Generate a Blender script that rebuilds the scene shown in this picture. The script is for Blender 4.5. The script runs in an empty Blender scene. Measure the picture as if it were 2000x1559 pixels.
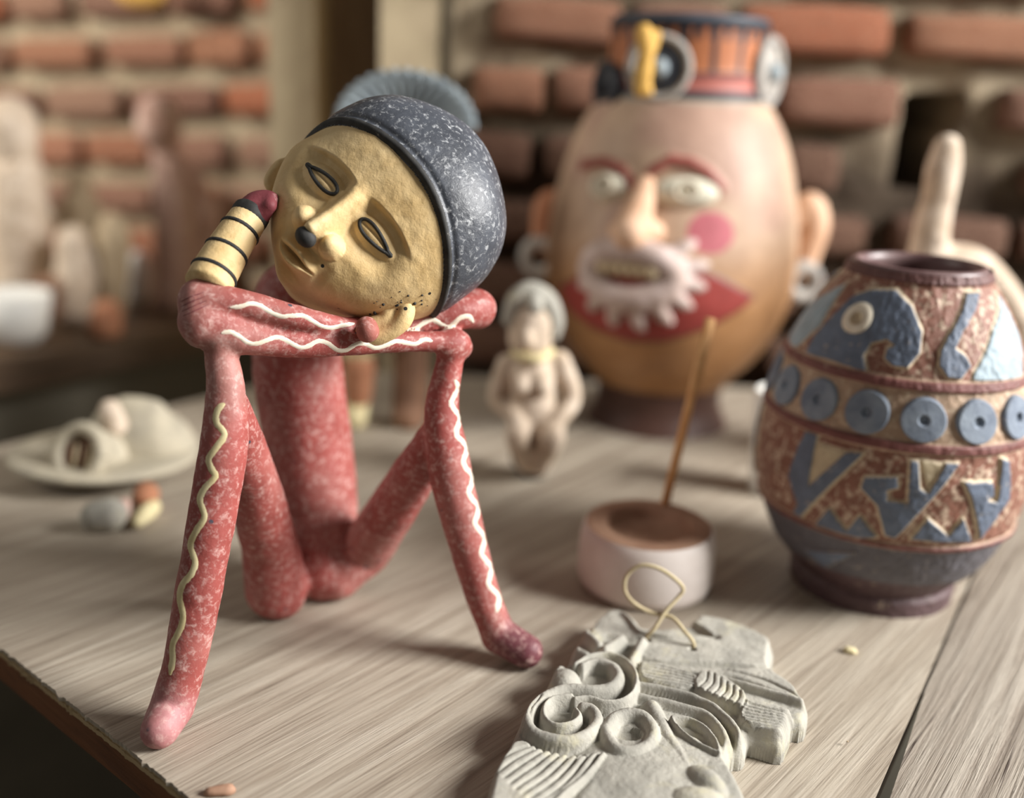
import bpy, math, random
import numpy as np
from mathutils import Vector, Matrix
from mathutils.bvhtree import BVHTree
random.seed(7)
rng = np.random.default_rng(7)
SC = bpy.context.scene
COL = SC.collection
R = math.radians

# ------------------------------------------------------------------ camera, world, lights, exposure
FPX, PITCH, ROLL, CAMH = 2000.0, R(17.2), R(2.5), 0.30        # table top is z = 0
D_ = np.array([0, -math.sin(PITCH), -math.cos(PITCH)])        # level image-down
F_ = np.array([0, math.cos(PITCH), -math.sin(PITCH)])         # view direction
X_ = np.array([1.0, 0, 0])
CR = math.cos(ROLL) * X_ - math.sin(ROLL) * D_
CD = math.sin(ROLL) * X_ + math.cos(ROLL) * D_
CAM = np.array([0, 0, CAMH])
cam = bpy.data.cameras.new('camera')
camo = bpy.data.objects.new('camera', cam)
COL.objects.link(camo)
m = Matrix.Identity(4)
for i in range(3):
    m[i][0], m[i][1], m[i][2], m[i][3] = CR[i], -CD[i], -F_[i], CAM[i]
camo.matrix_world = m
cam.sensor_width = 36
cam.lens = 36 * FPX / 2000
cam.clip_start = 0.02
cam.dof.use_dof = True
cam.dof.focus_distance = 0.482
cam.dof.aperture_fstop = 2.3
SC.camera = camo

w = bpy.data.worlds.new('world')
SC.world = w
w.use_nodes = True
w.node_tree.nodes['Background'].inputs[0].default_value = (1.0, 0.94, 0.87, 1)
w.node_tree.nodes['Background'].inputs[1].default_value = 0.12

def area(name, loc, target, size, sizey, power, col):
    l = bpy.data.lights.new(name, 'AREA')
    l.shape = 'RECTANGLE'; l.size = size; l.size_y = sizey; l.energy = power; l.color = col
    o = bpy.data.objects.new(name, l); COL.objects.link(o)
    o.location = loc
    o.rotation_euler = (Vector(target) - Vector(loc)).to_track_quat('-Z', 'Y').to_euler()
    return o
area('window_light', (2.05, 0.20, 1.22), (0, 0.55, 0.08), 0.95, 0.85, 126, (1.0, 0.985, 0.96))
area('left_wall_fill', (-1.95, 0.75, 0.95), (-0.75, 1.85, 0.22), 0.7, 0.8, 15, (1.0, 0.94, 0.84)).data.spread = R(95)  # added fill lamp that brightens the left wall; no doorway there

SC.view_settings.view_transform = 'Standard'
SC.view_settings.look = 'None'
SC.view_settings.gamma = 1
SC.view_settings.use_curve_mapping = False
SC.view_settings.exposure = 0.26

# ------------------------------------------------------------------ measuring helpers
def ray(px, py):
    return CR * ((px - 1000) / FPX) + CD * ((py - 779.5) / FPX) + F_
def at(px, py, y):                    # the point seen at that spot, at world depth y
    d = ray(px, py); return CAM + d * (y / d[1])
def atz(px, py, z):                   # the same on the level z
    d = ray(px, py); return CAM + d * ((z - CAMH) / d[2])
def wr(p, r):                         # a length of r picture units at point p, in metres
    return r * float(np.dot(np.asarray(p) - CAM, F_)) / FPX
def arr(*a): return np.array(a, float)

def catmull(P, n):
    P = np.asarray(P, float)
    if len(P) < 3: 
        t = np.linspace(0, 1, n + 1)[:, None]; return P[0] * (1 - t) + P[1] * t
    Q = np.vstack([2 * P[0] - P[1], P, 2 * P[-1] - P[-2]])
    out = []
    for i in range(1, len(Q) - 2):
        p0, p1, p2, p3 = Q[i - 1:i + 3]
        for k in range(n):
            t = k / n
            out.append(0.5 * (2 * p1 + (p2 - p0) * t + (2 * p0 - 5 * p1 + 4 * p2 - p3) * t * t + (3 * p1 - p0 - 3 * p2 + p3) * t ** 3))
    out.append(P[-1]); return np.array(out)

def pchip(x, xs, ys):
    xs = np.asarray(xs, float); ys = np.asarray(ys, float)
    h = np.diff(xs); d = np.diff(ys) / h
    mm = np.zeros_like(xs); mm[0] = d[0]; mm[-1] = d[-1]
    for i in range(1, len(xs) - 1):
        mm[i] = 0 if d[i - 1] * d[i] <= 0 else 2 * d[i - 1] * d[i] / (d[i - 1] + d[i])
    x = np.clip(x, xs[0], xs[-1])
    i = np.clip(np.searchsorted(xs, x) - 1, 0, len(xs) - 2)
    t = (x - xs[i]) / h[i]
    return ((2*t**3-3*t**2+1)*ys[i] + (t**3-2*t**2+t)*h[i]*mm[i] + (-2*t**3+3*t**2)*ys[i+1] + (t**3-t**2)*h[i]*mm[i+1])

def sstep(x, a, b):
    t = np.clip((x - a) / (b - a), 0, 1); return t * t * (3 - 2 * t)

def poly_sd(px, py, poly):            # signed distance to a closed polygon, inside negative
    P = np.asarray(poly, float); d = np.full(px.shape, 1e9); ins = np.zeros(px.shape, bool)
    for i in range(len(P)):
        a, b = P[i - 1], P[i]; e = b - a
        wx, wy = px - a[0], py - a[1]
        t = np.clip((wx * e[0] + wy * e[1]) / (e @ e + 1e-18), 0, 1)
        d = np.minimum(d, (wx - t * e[0]) ** 2 + (wy - t * e[1]) ** 2)
        c = (a[1] > py) != (b[1] > py)
        with np.errstate(divide='ignore', invalid='ignore'):
            ins ^= c & (px < (b[0] - a[0]) * (py - a[1]) / (b[1] - a[1] + 1e-18) + a[0])
    d = np.sqrt(d); return np.where(ins, -d, d)
def line_d(px, py, pts):
    P = np.asarray(pts, float); d = np.full(px.shape, 1e9)
    for i in range(1, len(P)):
        a, b = P[i - 1], P[i]; e = b - a
        wx, wy = px - a[0], py - a[1]
        t = np.clip((wx * e[0] + wy * e[1]) / (e @ e + 1e-18), 0, 1)
        d = np.minimum(d, (wx - t * e[0]) ** 2 + (wy - t * e[1]) ** 2)
    return np.sqrt(d)

def vnoise(p, scale, seed=0):         # smooth value noise, p (N,3)
    q = p * scale; i = np.floor(q).astype(np.int64); f = q - i; f = f * f * (3 - 2 * f)
    def h(a, b, c):
        n = (a * 374761393 + b * 668265263 + c * 2147483647 + seed * 974711) & 0xffffffff
        n = ((n ^ (n >> 13)) * 1274126177) & 0xffffffff
        return ((n ^ (n >> 16)) & 0xffff) / 65535.0
    r = 0
    for dx in (0, 1):
        for dy in (0, 1):
            for dz in (0, 1):
                wt = (f[:, 0] if dx else 1 - f[:, 0]) * (f[:, 1] if dy else 1 - f[:, 1]) * (f[:, 2] if dz else 1 - f[:, 2])
                r = r + wt * h(i[:, 0] + dx, i[:, 1] + dy, i[:, 2] + dz)
    return r * 2 - 1

# ------------------------------------------------------------------ objects
def thing(name, label, cat, loc=(0, 0, 0), group=None):
    o = bpy.data.objects.new(name, None); COL.objects.link(o)
    o.empty_display_size = 0.02; o.location = loc; o['label'] = label; o['category'] = cat
    if group: o['group'] = group
    return o
def tag(o, label, cat, group=None):
    o['label'] = label; o['category'] = cat
    if group: o['group'] = group
    return o
def mesh(name, V, Fc, mat=None, col=None, smooth=True):
    me = bpy.data.meshes.new(name)
    V = np.asarray(V, float)
    me.from_pydata(V.tolist(), [], Fc.tolist() if isinstance(Fc, np.ndarray) else Fc)
    if smooth: me.polygons.foreach_set('use_smooth', [True] * len(me.polygons))
    if col is not None:
        a = me.color_attributes.new('Col', 'FLOAT_COLOR', 'POINT')
        c = np.ones((len(V), 4), np.float32); c[:, :3] = col
        a.data.foreach_set('color', c.ravel())
    if mat: me.materials.append(mat)
    me.update(); return me
def world_loc(o):
    p = np.zeros(3)
    while o is not None: p += np.array(o.location); o = o.parent
    return p
def C3(h): return np.array(srgb(h))
def obj(name, V, Fc, mat, parent=None, col=None, smooth=True, origin=None):
    V = np.asarray(V, float)
    base = world_loc(parent) if parent is not None else np.zeros(3)
    loc = np.zeros(3) if origin is None else np.asarray(origin, float) - base
    o = bpy.data.objects.new(name, mesh(name, V - base - loc, Fc, mat, col, smooth))
    COL.objects.link(o); o.location = loc
    if parent is not None: o.parent = parent
    return o

def grid_faces(nu, nv, wrap_u=False, wrap_v=False):   # vertices indexed v*nu+u
    u = np.arange(nu if wrap_u else nu - 1); v = np.arange(nv if wrap_v else nv - 1)
    U, Vv = np.meshgrid(u, v); U2 = (U + 1) % nu; V2 = (Vv + 1) % nv
    return np.stack([Vv * nu + U, Vv * nu + U2, V2 * nu + U2, V2 * nu + U], -1).reshape(-1, 4)
def tube(pts, rad, sides=10, cap=True, flat=None):
    P = np.asarray(pts, float); n = len(P)
    rad = np.full(n, rad, float) if np.isscalar(rad) else np.asarray(rad, float)
    T = np.gradient(P, axis=0); T /= np.linalg.norm(T, axis=1)[:, None] + 1e-12
    up = np.array([0, 0, 1.0]) if abs(T[0][2]) < 0.9 else np.array([1.0, 0, 0])
    N = np.zeros_like(P)
    a = np.cross(T[0], up); N[0] = a / np.linalg.norm(a)
    for i in range(1, n):
        a = N[i - 1] - T[i] * (N[i - 1] @ T[i]); N[i] = a / np.linalg.norm(a)
    B = np.cross(T, N)
    th = np.linspace(0, 2 * np.pi, sides, endpoint=False)
    V = (P[:, None] + rad[:, None, None] * (np.cos(th)[None, :, None] * N[:, None] + np.sin(th)[None, :, None] * B[:, None])).reshape(-1, 3)
    Fc = grid_faces(sides, n, wrap_u=True).tolist()
    if cap:
        Fc += [list(range(sides))[::-1], list(range((n - 1) * sides, n * sides))]
    return V, Fc
def lathe(prof, c, nt=48):
    prof = np.asarray(prof, float); th = np.linspace(0, 2 * np.pi, nt, endpoint=False)
    V = np.stack([c[0] + prof[:, :1] * np.cos(th), c[1] + prof[:, :1] * np.sin(th), c[2] + prof[:, 1:] + 0 * th], -1).reshape(-1, 3)
    return V, grid_faces(nt, len(prof), wrap_u=True)
def box(c, s, rot=0.0, bev=0.0):
    x, y, z = np.array(s) / 2; V = []
    for k in ((-1, -1, -1), (1, -1, -1), (1, 1, -1), (-1, 1, -1), (-1, -1, 1), (1, -1, 1), (1, 1, 1), (-1, 1, 1)):
        a, b = k[0] * x, k[1] * y
        V.append((c[0] + a * math.cos(rot) - b * math.sin(rot), c[1] + a * math.sin(rot) + b * math.cos(rot), c[2] + k[2] * z))
    return np.array(V), [[3, 2, 1, 0], [4, 5, 6, 7], [0, 1, 5, 4], [1, 2, 6, 5], [2, 3, 7, 6], [3, 0, 4, 7]]
def join(*parts):
    V, Fc, n = [], [], 0
    for v, f in parts:
        V.append(v); Fc += [[i + n for i in q] for q in (f.tolist() if isinstance(f, np.ndarray) else f)]; n += len(v)
    return np.vstack(V), Fc
def ball(c, r, nu=20, nv=12):
    r = np.full(3, r) if np.isscalar(r) else np.asarray(r)
    th = np.linspace(0, 2 * np.pi, nu, endpoint=False); ph = np.linspace(0.02, np.pi - 0.02, nv)
    V = np.stack([np.sin(ph)[:, None] * np.cos(th), np.sin(ph)[:, None] * np.sin(th), np.cos(ph)[:, None] + 0 * th], -1).reshape(-1, 3)
    Fc = grid_faces(nu, nv, wrap_u=True)[:, ::-1].tolist() + [list(range(nu)), list(range((nv - 1) * nu, nv * nu))[::-1]]
    return V * r + np.asarray(c), Fc

# ---- soft clay modelling: round cones blended together, skinned by surface nets
def chain(pts, sub=4):                # pts: rows x,y,z,r -> list of round cones
    C = catmull(np.array(pts, float), sub); return [(C[i, :3], C[i, 3], C[i + 1, :3], C[i + 1, 3]) for i in range(len(C) - 1)]
def cone_d(P, s):
    a, ra, b, rb = s; e = b - a; wv = P - a
    t = np.clip(wv @ e / (e @ e + 1e-15), 0, 1)
    return np.linalg.norm(wv - t[..., None] * e, axis=-1) - (ra + (rb - ra) * t)
def smin(a, b, k):
    h = np.clip(0.5 + 0.5 * (b - a) / k, 0, 1); return b + (a - b) * h - k * h * (1 - h)
def skin(chains, h, k, disp=None):
    segs = [s for c in chains for s in c]
    lo = np.min([np.minimum(s[0] - s[1], s[2] - s[3]) for s in segs], 0) - 3 * h
    hi = np.max([np.maximum(s[0] + s[1], s[2] + s[3]) for s in segs], 0) + 3 * h
    n = np.ceil((hi - lo) / h).astype(int) + 1
    ax = [lo[i] + h * np.arange(n[i]) for i in range(3)]
    Fv = np.full(n, 1.0)
    def dist_chain(P, c):
        d = cone_d(P, c[0])
        for s in c[1:]: d = np.minimum(d, cone_d(P, s))
        return d
    for c in chains:
        l = np.min([np.minimum(s[0] - s[1], s[2] - s[3]) for s in c], 0) - k - 2 * h
        u = np.max([np.maximum(s[0] + s[1], s[2] + s[3]) for s in c], 0) + k + 2 * h
        i0 = np.clip(np.floor((l - lo) / h).astype(int), 0, n - 1); i1 = np.clip(np.ceil((u - lo) / h).astype(int) + 1, 1, n)
        sl = tuple(slice(i0[i], i1[i]) for i in range(3))
        P = np.stack(np.meshgrid(*[ax[i][sl[i]] for i in range(3)], indexing='ij'), -1)
        Fv[sl] = smin(Fv[sl], dist_chain(P, c), k)
    def full(P):
        d = dist_chain(P, chains[0])
        for c in chains[1:]: d = smin(d, dist_chain(P, c), k)
        return d
    S = Fv < 0
    nx, ny, nz = n
    cs = sum(S[i:nx - 1 + i, j:ny - 1 + j, kk:nz - 1 + kk].astype(np.int8) for i in (0, 1) for j in (0, 1) for kk in (0, 1))
    act = (cs > 0) & (cs < 8)
    idx = -np.ones(act.shape, np.int64); cells = np.argwhere(act); idx[act] = np.arange(len(cells))
    acc = np.zeros((len(cells), 3)); cnt = np.zeros(len(cells))
    corners = [(i, j, kk) for i in (0, 1) for j in (0, 1) for kk in (0, 1)]
    for a in corners:
        for b in corners:
            if sum(abs(np.array(a) - b)) == 1 and a < b:
                fa = Fv[tuple((cells + a).T)]; fb = Fv[tuple((cells + b).T)]
                cr = (fa < 0) != (fb < 0); t = np.where(cr, fa / np.where(cr, fa - fb, 1), 0)
                p = np.array(a) + t[:, None] * (np.array(b) - np.array(a)); acc[cr] += p[cr]; cnt += cr
    V = lo + h * (cells + acc / np.maximum(cnt, 1)[:, None])
    for _ in range(2):
        e = h * 0.4; d = full(V)
        g = np.stack([full(V + e * np.eye(3)[i]) - full(V - e * np.eye(3)[i]) for i in range(3)], -1) / (2 * e)
        V = V - g * np.clip(d / ((g ** 2).sum(-1) + 1e-6), -h, h)[:, None] * 0.8
    if disp is not None: 
        g /= np.linalg.norm(g, axis=1)[:, None] + 1e-9
        V = V + g * disp(V)[:, None]
    Fq = []
    for axn in range(3):
        o1, o2 = [(1, 2), (2, 0), (0, 1)][axn]
        sl0 = [slice(None)] * 3; sl1 = [slice(None)] * 3; sl0[axn] = slice(0, -1); sl1[axn] = slice(1, None)
        A, B = S[tuple(sl0)], S[tuple(sl1)]
        E = np.argwhere(A != B)
        E = E[(E[:, o1] > 0) & (E[:, o2] > 0) & (E[:, o1] < n[o1] - 1) & (E[:, o2] < n[o2] - 1)]
        def g_(d1, d2):
            q = E.copy(); q[:, o1] -= d1; q[:, o2] -= d2; return idx[tuple(q.T)]
        q = np.stack([g_(1, 1), g_(0, 1), g_(0, 0), g_(1, 0)], -1)
        flip = ~A[tuple(E.T)]; q[flip] = q[flip][:, ::-1]; Fq.append(q)
    Fq = np.vstack(Fq); return V, Fq[(Fq >= 0).all(1)]
def pc(rows, sub=4):                  # rows px,py,depth,radius-in-picture-units
    out = []
    for x, y, Y, r in rows:
        p = at(x, y, Y); out.append([*p, wr(p, r)])
    return chain(out, sub)

# ------------------------------------------------------------------ materials
def srgb(h):
    if isinstance(h, str): h = [int(h[i:i + 2], 16) for i in (0, 2, 4)]
    c = np.array(h, float) / 255; return tuple(np.where(c <= 0.04045, c / 12.92, ((c + 0.055) / 1.055) ** 2.4))
class Mat:
    def __init__(s, name):
        s.m = bpy.data.materials.new(name); s.m.use_nodes = True; s.t = s.m.node_tree
        s.b = s.t.nodes['Principled BSDF']; s.tc = s.n('ShaderNodeTexCoord').outputs['Object']; s.h = None
    def n(s, k, **kw):
        o = s.t.nodes.new(k)
        for a, v in kw.items(): setattr(o, a, v)
        return o
    def l(s, a, b): s.t.links.new(a, b)
    def vec(s, scale=(1, 1, 1), rot=(0, 0, 0), src=None):
        m0 = s.n('ShaderNodeMapping'); s.l(src or s.tc, m0.inputs[0]); m0.inputs['Rotation'].default_value = rot
        mp = s.n('ShaderNodeMapping'); s.l(m0.outputs[0], mp.inputs[0]); mp.inputs['Scale'].default_value = scale; return mp.outputs[0]
    def noise(s, scale, detail=4, rough=0.6, vec=None, dist=0):
        o = s.n('ShaderNodeTexNoise'); s.l(vec or s.tc, o.inputs['Vector'])
        o.inputs['Scale'].default_value = scale; o.inputs['Detail'].default_value = detail
        o.inputs['Roughness'].default_value = rough; o.inputs['Distortion'].default_value = dist; return o.outputs[0]
    def ramp(s, f, stops):
        o = s.n('ShaderNodeValToRGB'); s.l(f, o.inputs[0]); e = o.color_ramp.elements
        e[1].position = stops[-1][0]; e[0].position = stops[0][0]
        for p, c in stops[1:-1]: e.new(p)
        for q, (p, c) in zip(e, stops):
            q.color = (*((c, c, c) if isinstance(c, float) else srgb(c)), 1)
        return o.outputs[0]
    def mix(s, f, a, b, mode='MIX'):
        o = s.n('ShaderNodeMix', data_type='RGBA', blend_type=mode)
        for v, k in ((f, 0), (a, 6), (b, 7)):
            if isinstance(v, (int, float)) and k == 0: o.inputs[0].default_value = v
            elif isinstance(v, (str, list, tuple)): o.inputs[k].default_value = (*srgb(v), 1)
            else: s.l(v, o.inputs[k])
        return o.outputs[2]
    def attr(s, name='Col'):
        o = s.n('ShaderNodeAttribute'); o.attribute_name = name; return o.outputs[0]
    def bump(s, f, strength, dist):
        o = s.n('ShaderNodeBump'); o.inputs['Strength'].default_value = strength; o.inputs['Distance'].default_value = dist
        s.l(f, o.inputs['Height'])
        if s.h: s.l(s.h, o.inputs['Normal'])
        s.h = o.outputs[0]
    def done(s, col, rough=0.7, spec=0.35, sheen=0):
        if isinstance(col, (str, list, tuple)): s.b.inputs['Base Color'].default_value = (*srgb(col), 1)
        else: s.l(col, s.b.inputs['Base Color'])
        if isinstance(rough, (int, float)): s.b.inputs['Roughness'].default_value = rough
        else: s.l(rough, s.b.inputs['Roughness'])
        s.b.inputs['Specular IOR Level'].default_value = spec
        if s.h: s.l(s.h, s.b.inputs['Normal'])
        return s.m

def clay(name, c1, c2, scale=60, rough=0.75, bscale=300, bstr=0.35, bdist=0.001, wear=None, wearscale=120, wearpos=(0.6, 0.68), specks=None, speckscale=160, speckpos=0.1, spec=0.3, attr=False):
    M = Mat(name)
    if attr:
        c = M.attr(); c = M.mix(0.5, c, M.ramp(M.noise(scale), [(0.3, c1), (0.7, c2)]), 'MULTIPLY')
    else: c = M.ramp(M.noise(scale), [(0.34, c1), (0.66, c2)])
    if wear:
        f = M.ramp(M.noise(wearscale, 8, 0.72, dist=0.4), [(wearpos[0], 0.0), (wearpos[1], 0.85)]); c = M.mix(f, c, wear)
    if specks:
        v = M.n('ShaderNodeTexVoronoi'); M.l(M.tc, v.inputs['Vector']); v.inputs['Scale'].default_value = speckscale
        f1 = M.ramp(v.outputs['Distance'], [(speckpos * 0.8, 1.0), (speckpos, 0.0)])
        f2 = M.ramp(M.noise(28, 2), [(0.56, 0.0), (0.6, 1.0)])
        mm_ = M.n('ShaderNodeMath', operation='MULTIPLY'); M.l(f1, mm_.inputs[0]); M.l(f2, mm_.inputs[1])
        c = M.mix(mm_.outputs[0], c, specks)
    M.bump(M.noise(bscale, 6, 0.65), bstr, bdist)
    return M.done(c, rough, spec)

M_red = clay('red_slip', 'b4a49e', 'ffffff', 55, 0.55, 420, 0.4, 0.0007, wear='d2b0a8', wearscale=290, wearpos=(0.50, 0.70), specks='4a4a55', speckscale=110, speckpos=0.13, attr=True, spec=0.4)
M_red2 = clay('red_slip_plain', '94544a', 'a8685e', 55, 0.6, 420, 0.4, 0.0007, wear='d6b4ac', wearscale=190, wearpos=(0.53, 0.68))
M_wine = clay('wine_slip', '6b3038', '8a474c', 60, 0.6, 350, 0.35, 0.0008, wear='c9a5a0', wearscale=110, wearpos=(0.6, 0.75))
M_ochre = clay('ochre_slip', 'd2b27c', 'e2c898', 40, 0.55, 300, 0.55, 0.0009, wear='b08e58', wearscale=90, wearpos=(0.56, 0.8), specks='2b2a2a', speckscale=95, speckpos=0.10)
M_slate = clay('slate_slip', '383b42', '4f535b', 50, 0.42, 330, 0.5, 0.0008, wear='c6c8ca', wearscale=340, wearpos=(0.53, 0.70), spec=0.5)
M_black = clay('black_paint', '262524', '3b3a38', 150, 0.65, 400, 0.3, 0.0005, wear='8d8a84', wearscale=260, wearpos=(0.62, 0.72))
M_cream = clay('cream_paint', 'd9cdb8', 'e9e0cf', 120, 0.6, 400, 0.3, 0.0004)
M_yellowcream = clay('yellowed_paint', 'cbbb8c', 'ded2a8', 120, 0.6, 400, 0.3, 0.0004)
M_stone = clay('grey_clay', '96938a', 'b2aea3', 55, 0.85, 420, 0.6, 0.001, wear='c4bc98', wearscale=40, wearpos=(0.55, 0.8))
M_white = clay('white_clay', 'd4c8c0', 'e4dad4', 30, 0.5, 200, 0.2, 0.0006)
M_ring = clay('bare_clay', '9a7660', 'b08c74', 60, 0.7, 300, 0.3, 0.0006)
M_pale = clay('pale_clay', 'b8a48e', 'd2c2b0', 70, 0.8, 200, 0.5, 0.0015, wear='7d6858', wearscale=60, wearpos=(0.55, 0.7))
M_pink = clay('pink_clay', 'b08c7e', 'c9aca0', 50, 0.8, 200, 0.4, 0.0015)
M_beige = clay('beige_clay', '9d8a70', 'b9a68a', 50, 0.8, 200, 0.4, 0.0015)
M_brown = clay('brown_clay', '6d503f', '86644e', 50, 0.8, 200, 0.4, 0.0015)
M_terra = clay('terracotta', '96644a', 'ac785a', 50, 0.8, 200, 0.4, 0.0015)
M_white2 = clay('white_glaze', 'dcdad4', 'e8e6e0', 30, 0.4, 100, 0.1, 0.0005)
M_blue = clay('blue_grey_paint', '7c868c', '98a2a6', 80, 0.7, 200, 0.4, 0.001)
M_yellow = clay('yellow_paint', 'c99a48', 'dab060', 80, 0.7, 200, 0.4, 0.001)
M_greyring = clay('grey_paint', '8a8580', 'a8a29a', 80, 0.6, 200, 0.4, 0.001)
M_char = clay('charcoal_paint', '22242a', '34363c', 80, 0.6, 200, 0.4, 0.001)
M_paint = clay('painted_clay', 'c8c0bc', 'ffffff', 60, 0.5, 250, 0.4, 0.0008, attr=True)
M_paint2 = clay('worn_painted_clay', 'b8b0ac', 'ffffff', 110, 0.5, 350, 0.6, 0.001, wear='c9b8a4', wearscale=170, wearpos=(0.6, 0.72), attr=True)
M_twine = clay('twine', 'b4a482', 'cdbf9c', 500, 0.9, 1500, 0.6, 0.0004)
M_stick = clay('bamboo', 'd09a64', 'e0b27c', 80, 0.6, 300, 0.2, 0.0003)
M_shell = clay('yellowish_grey_clay', '9c9484', 'bcb29c', 40, 0.8, 250, 0.5, 0.0012, wear='78726c', wearscale=40, wearpos=(0.55, 0.8))
M_dark = clay('dark_hollow', '120e0c', '1c1613', 30, 0.9)
M_tooth = clay('tooth_clay', 'c2b090', 'd8c8a8', 80, 0.7)

def wood(name, c, rot, sc=1.0, bs=0.5, bd=0.002, cracks=False):
    M = Mat(name)
    n1 = M.noise(1.0, 7, 0.66, M.vec((5 * sc, 130 * sc, 30), (0, 0, -rot)), 0.8)
    n2 = M.noise(1.0, 5, 0.65, M.vec((16 * sc, 900 * sc, 60), (0, 0, -rot)), 0.3)
    n3 = M.noise(7, 4, 0.6)
    n4 = M.noise(1.0, 3, 0.5, M.vec((2.5 * sc, 34 * sc, 10), (0, 0, -rot)), 0.6)
    col = M.ramp(n1, [(0.28, c[0]), (0.44, c[1]), (0.6, c[2]), (0.8, c[3])])
    col = M.mix(M.ramp(n3, [(0.35, 0.0), (0.7, 0.5)]), col, c[4])
    col = M.mix(M.ramp(n4, [(0.42, 0.0), (0.72, 0.55)]), col, c[1])
    col = M.mix(M.ramp(n2, [(0.34, 0.6), (0.46, 0.0)]), col, c[0])
    if cracks:
        n5 = M.noise(1.0, 4, 0.6, M.vec((1.1, 46, 10), (0, 0, -rot)), 0.25); f = M.ramp(n5, [(0.492, 0.0), (0.5, 1.0), (0.508, 0.0)])
        f2 = M.mix(M.ramp(M.noise(9, 2), [(0.5, 0.0), (0.6, 1.0)]), (0, 0, 0), f); col = M.mix(f2, col, '3a2c24'); M.bump(f2, -0.6, 0.003)
    M.bump(n1, bs, bd); M.bump(n2, bs * 0.9, bd * 0.3)
    if cracks: M.bump(n4, 0.5, bd * 2)
    return M.done(col, 0.5, 0.4)
M_wood1 = wood('weathered_plywood', ('66594c', 'a09484', 'b9af9f', 'cbc3b4', '9f9384'), R(50), 1.0, 0.6, 0.0018)
M_wood2 = wood('weathered_plank', ('544639', '8f8477', 'a89f92', 'bab2a6', '91877b'), R(55), 0.6, 0.8, 0.004, True)
M_core = wood('board_edge', ('3c2317', '5f3a22', '74492b', '86603c', '52301e'), R(-39), 0.6, 0.6, 0.003)
M_ply = wood('veneer_edge', ('7a6248', 'a08a68', 'b39c78', 'c0aa88', '94805f'), R(-39), 0.6, 0.8, 0.002)
M_bench = wood('dark_bench_wood', ('33261c', '584534', '6a543f', '7d654c', '4a392b'), R(52), 0.5, 0.5, 0.002)

def brickmat(name, cols):
    M = Mat(name)
    g = M.n('ShaderNodeObjectInfo').outputs['Random']
    c = M.ramp(g, [(i / (len(cols) - 0.999), q) for i, q in enumerate(cols)])
    c = M.mix(M.ramp(M.noise(40, 5, 0.7), [(0.4, 0.0), (0.7, 0.7)]), c, 'b89a82')
    c = M.mix(M.ramp(M.noise(22, 3), [(0.5, 0.0), (0.75, 0.6)]), c, '5c3a2e')
    M.bump(M.noise(90, 6, 0.7), 0.7, 0.005)
    return M.done(c, 0.9, 0.2)
M_brick2 = brickmat('dark_shaded_brick', ['44241c', '5a3024', '3c221c', '542c24'])  # maroon bricks, darkened further so their colour carries the low wall's shade
M_brick = brickmat('fired_brick', ['84452c', 'a0694c', '946048', '7c5244', '94705e', 'a85530', '846656', '6a4036'])
def mortar(name, shade_top):
    Mo = Mat(name)
    c_ = Mo.ramp(Mo.noise(60, 6, 0.7), [(0.3, 'a8967c'), (0.6, 'c4b49a'), (0.8, 'd0c2aa')])
    c_ = Mo.mix(Mo.ramp(Mo.noise(14, 3), [(0.45, 0.0), (0.75, 0.6)]), c_, '94806a')
    if shade_top:                                           # shade painted into the mortar colour along the foot of the wall
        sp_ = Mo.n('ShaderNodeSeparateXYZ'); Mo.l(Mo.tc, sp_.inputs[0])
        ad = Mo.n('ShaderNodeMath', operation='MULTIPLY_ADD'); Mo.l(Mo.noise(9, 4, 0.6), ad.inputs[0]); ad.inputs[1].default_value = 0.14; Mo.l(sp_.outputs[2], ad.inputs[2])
        c_ = Mo.mix(Mo.ramp(ad.outputs[0], [(shade_top + 0.02, 0.92), (shade_top + 0.12, 0.0)]), c_, '3c3028')
    Mo.bump(Mo.noise(160, 6, 0.75), 0.9, 0.006); return Mo.done(c_, 0.95, 0.15)
M_mortar = mortar('mortar', 0)
Mo = Mat('plaster')
c_ = Mo.ramp(Mo.noise(20, 6, 0.7), [(0.3, 'b09e84'), (0.7, 'c8b898')])
Mo.bump(Mo.noise(70, 5, 0.7), 0.4, 0.004); M_plaster = Mo.done(c_, 0.9, 0.15)
Mo = Mat('recess_board')
c_ = Mo.ramp(Mo.noise(12, 5, 0.7, Mo.vec((6, 6, 0.6))), [(0.3, '6e5c4a'), (0.7, '8a7660')]); M_recess = Mo.done(c_, 0.8, 0.2)
M_floor = clay('floor_concrete', '6a665a', '7e786a', 5, 0.85, 40, 0.4, 0.004)

# ------------------------------------------------------------------ setting
def structure(o): o['kind'] = 'structure'; return o
V, Fc = box((0, 1.0, -0.775), (7, 7, 0.05)); structure(obj('floor', V, Fc, M_floor, smooth=False))

BR = []
def brick_mesh(i, mt):
    nu, nv, nw = 9, 4, 4
    P = []; 
    import bmesh
    bm = bmesh.new(); bmesh.ops.create_cube(bm, size=1.0)
    bmesh.ops.subdivide_edges(bm, edges=bm.edges[:], cuts=3, use_grid_fill=True)
    for v in bm.verts:
        c = np.array(v.co); q = np.abs(c) * 2
        rr = 1 - 0.05 * (q[0] > 0.9) * (q[1] > 0.9) - 0.05 * (q[0] > 0.9) * (q[2] > 0.9) - 0.07 * (q[1] > 0.9) * (q[2] > 0.9)
        c = c * rr + (rng.random(3) - 0.5) * np.array([0.03, 0.07, 0.08]); v.co = c
    me = bpy.data.meshes.new('brick'); bm.to_mesh(me); bm.free()
    me.polygons.foreach_set('use_smooth', [True] * len(me.polygons)); me.materials.append(mt); return me
BR = [brick_mesh(i, M_brick) for i in range(7)]; BR2 = [brick_mesh(i, M_brick2) for i in range(5)]

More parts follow.
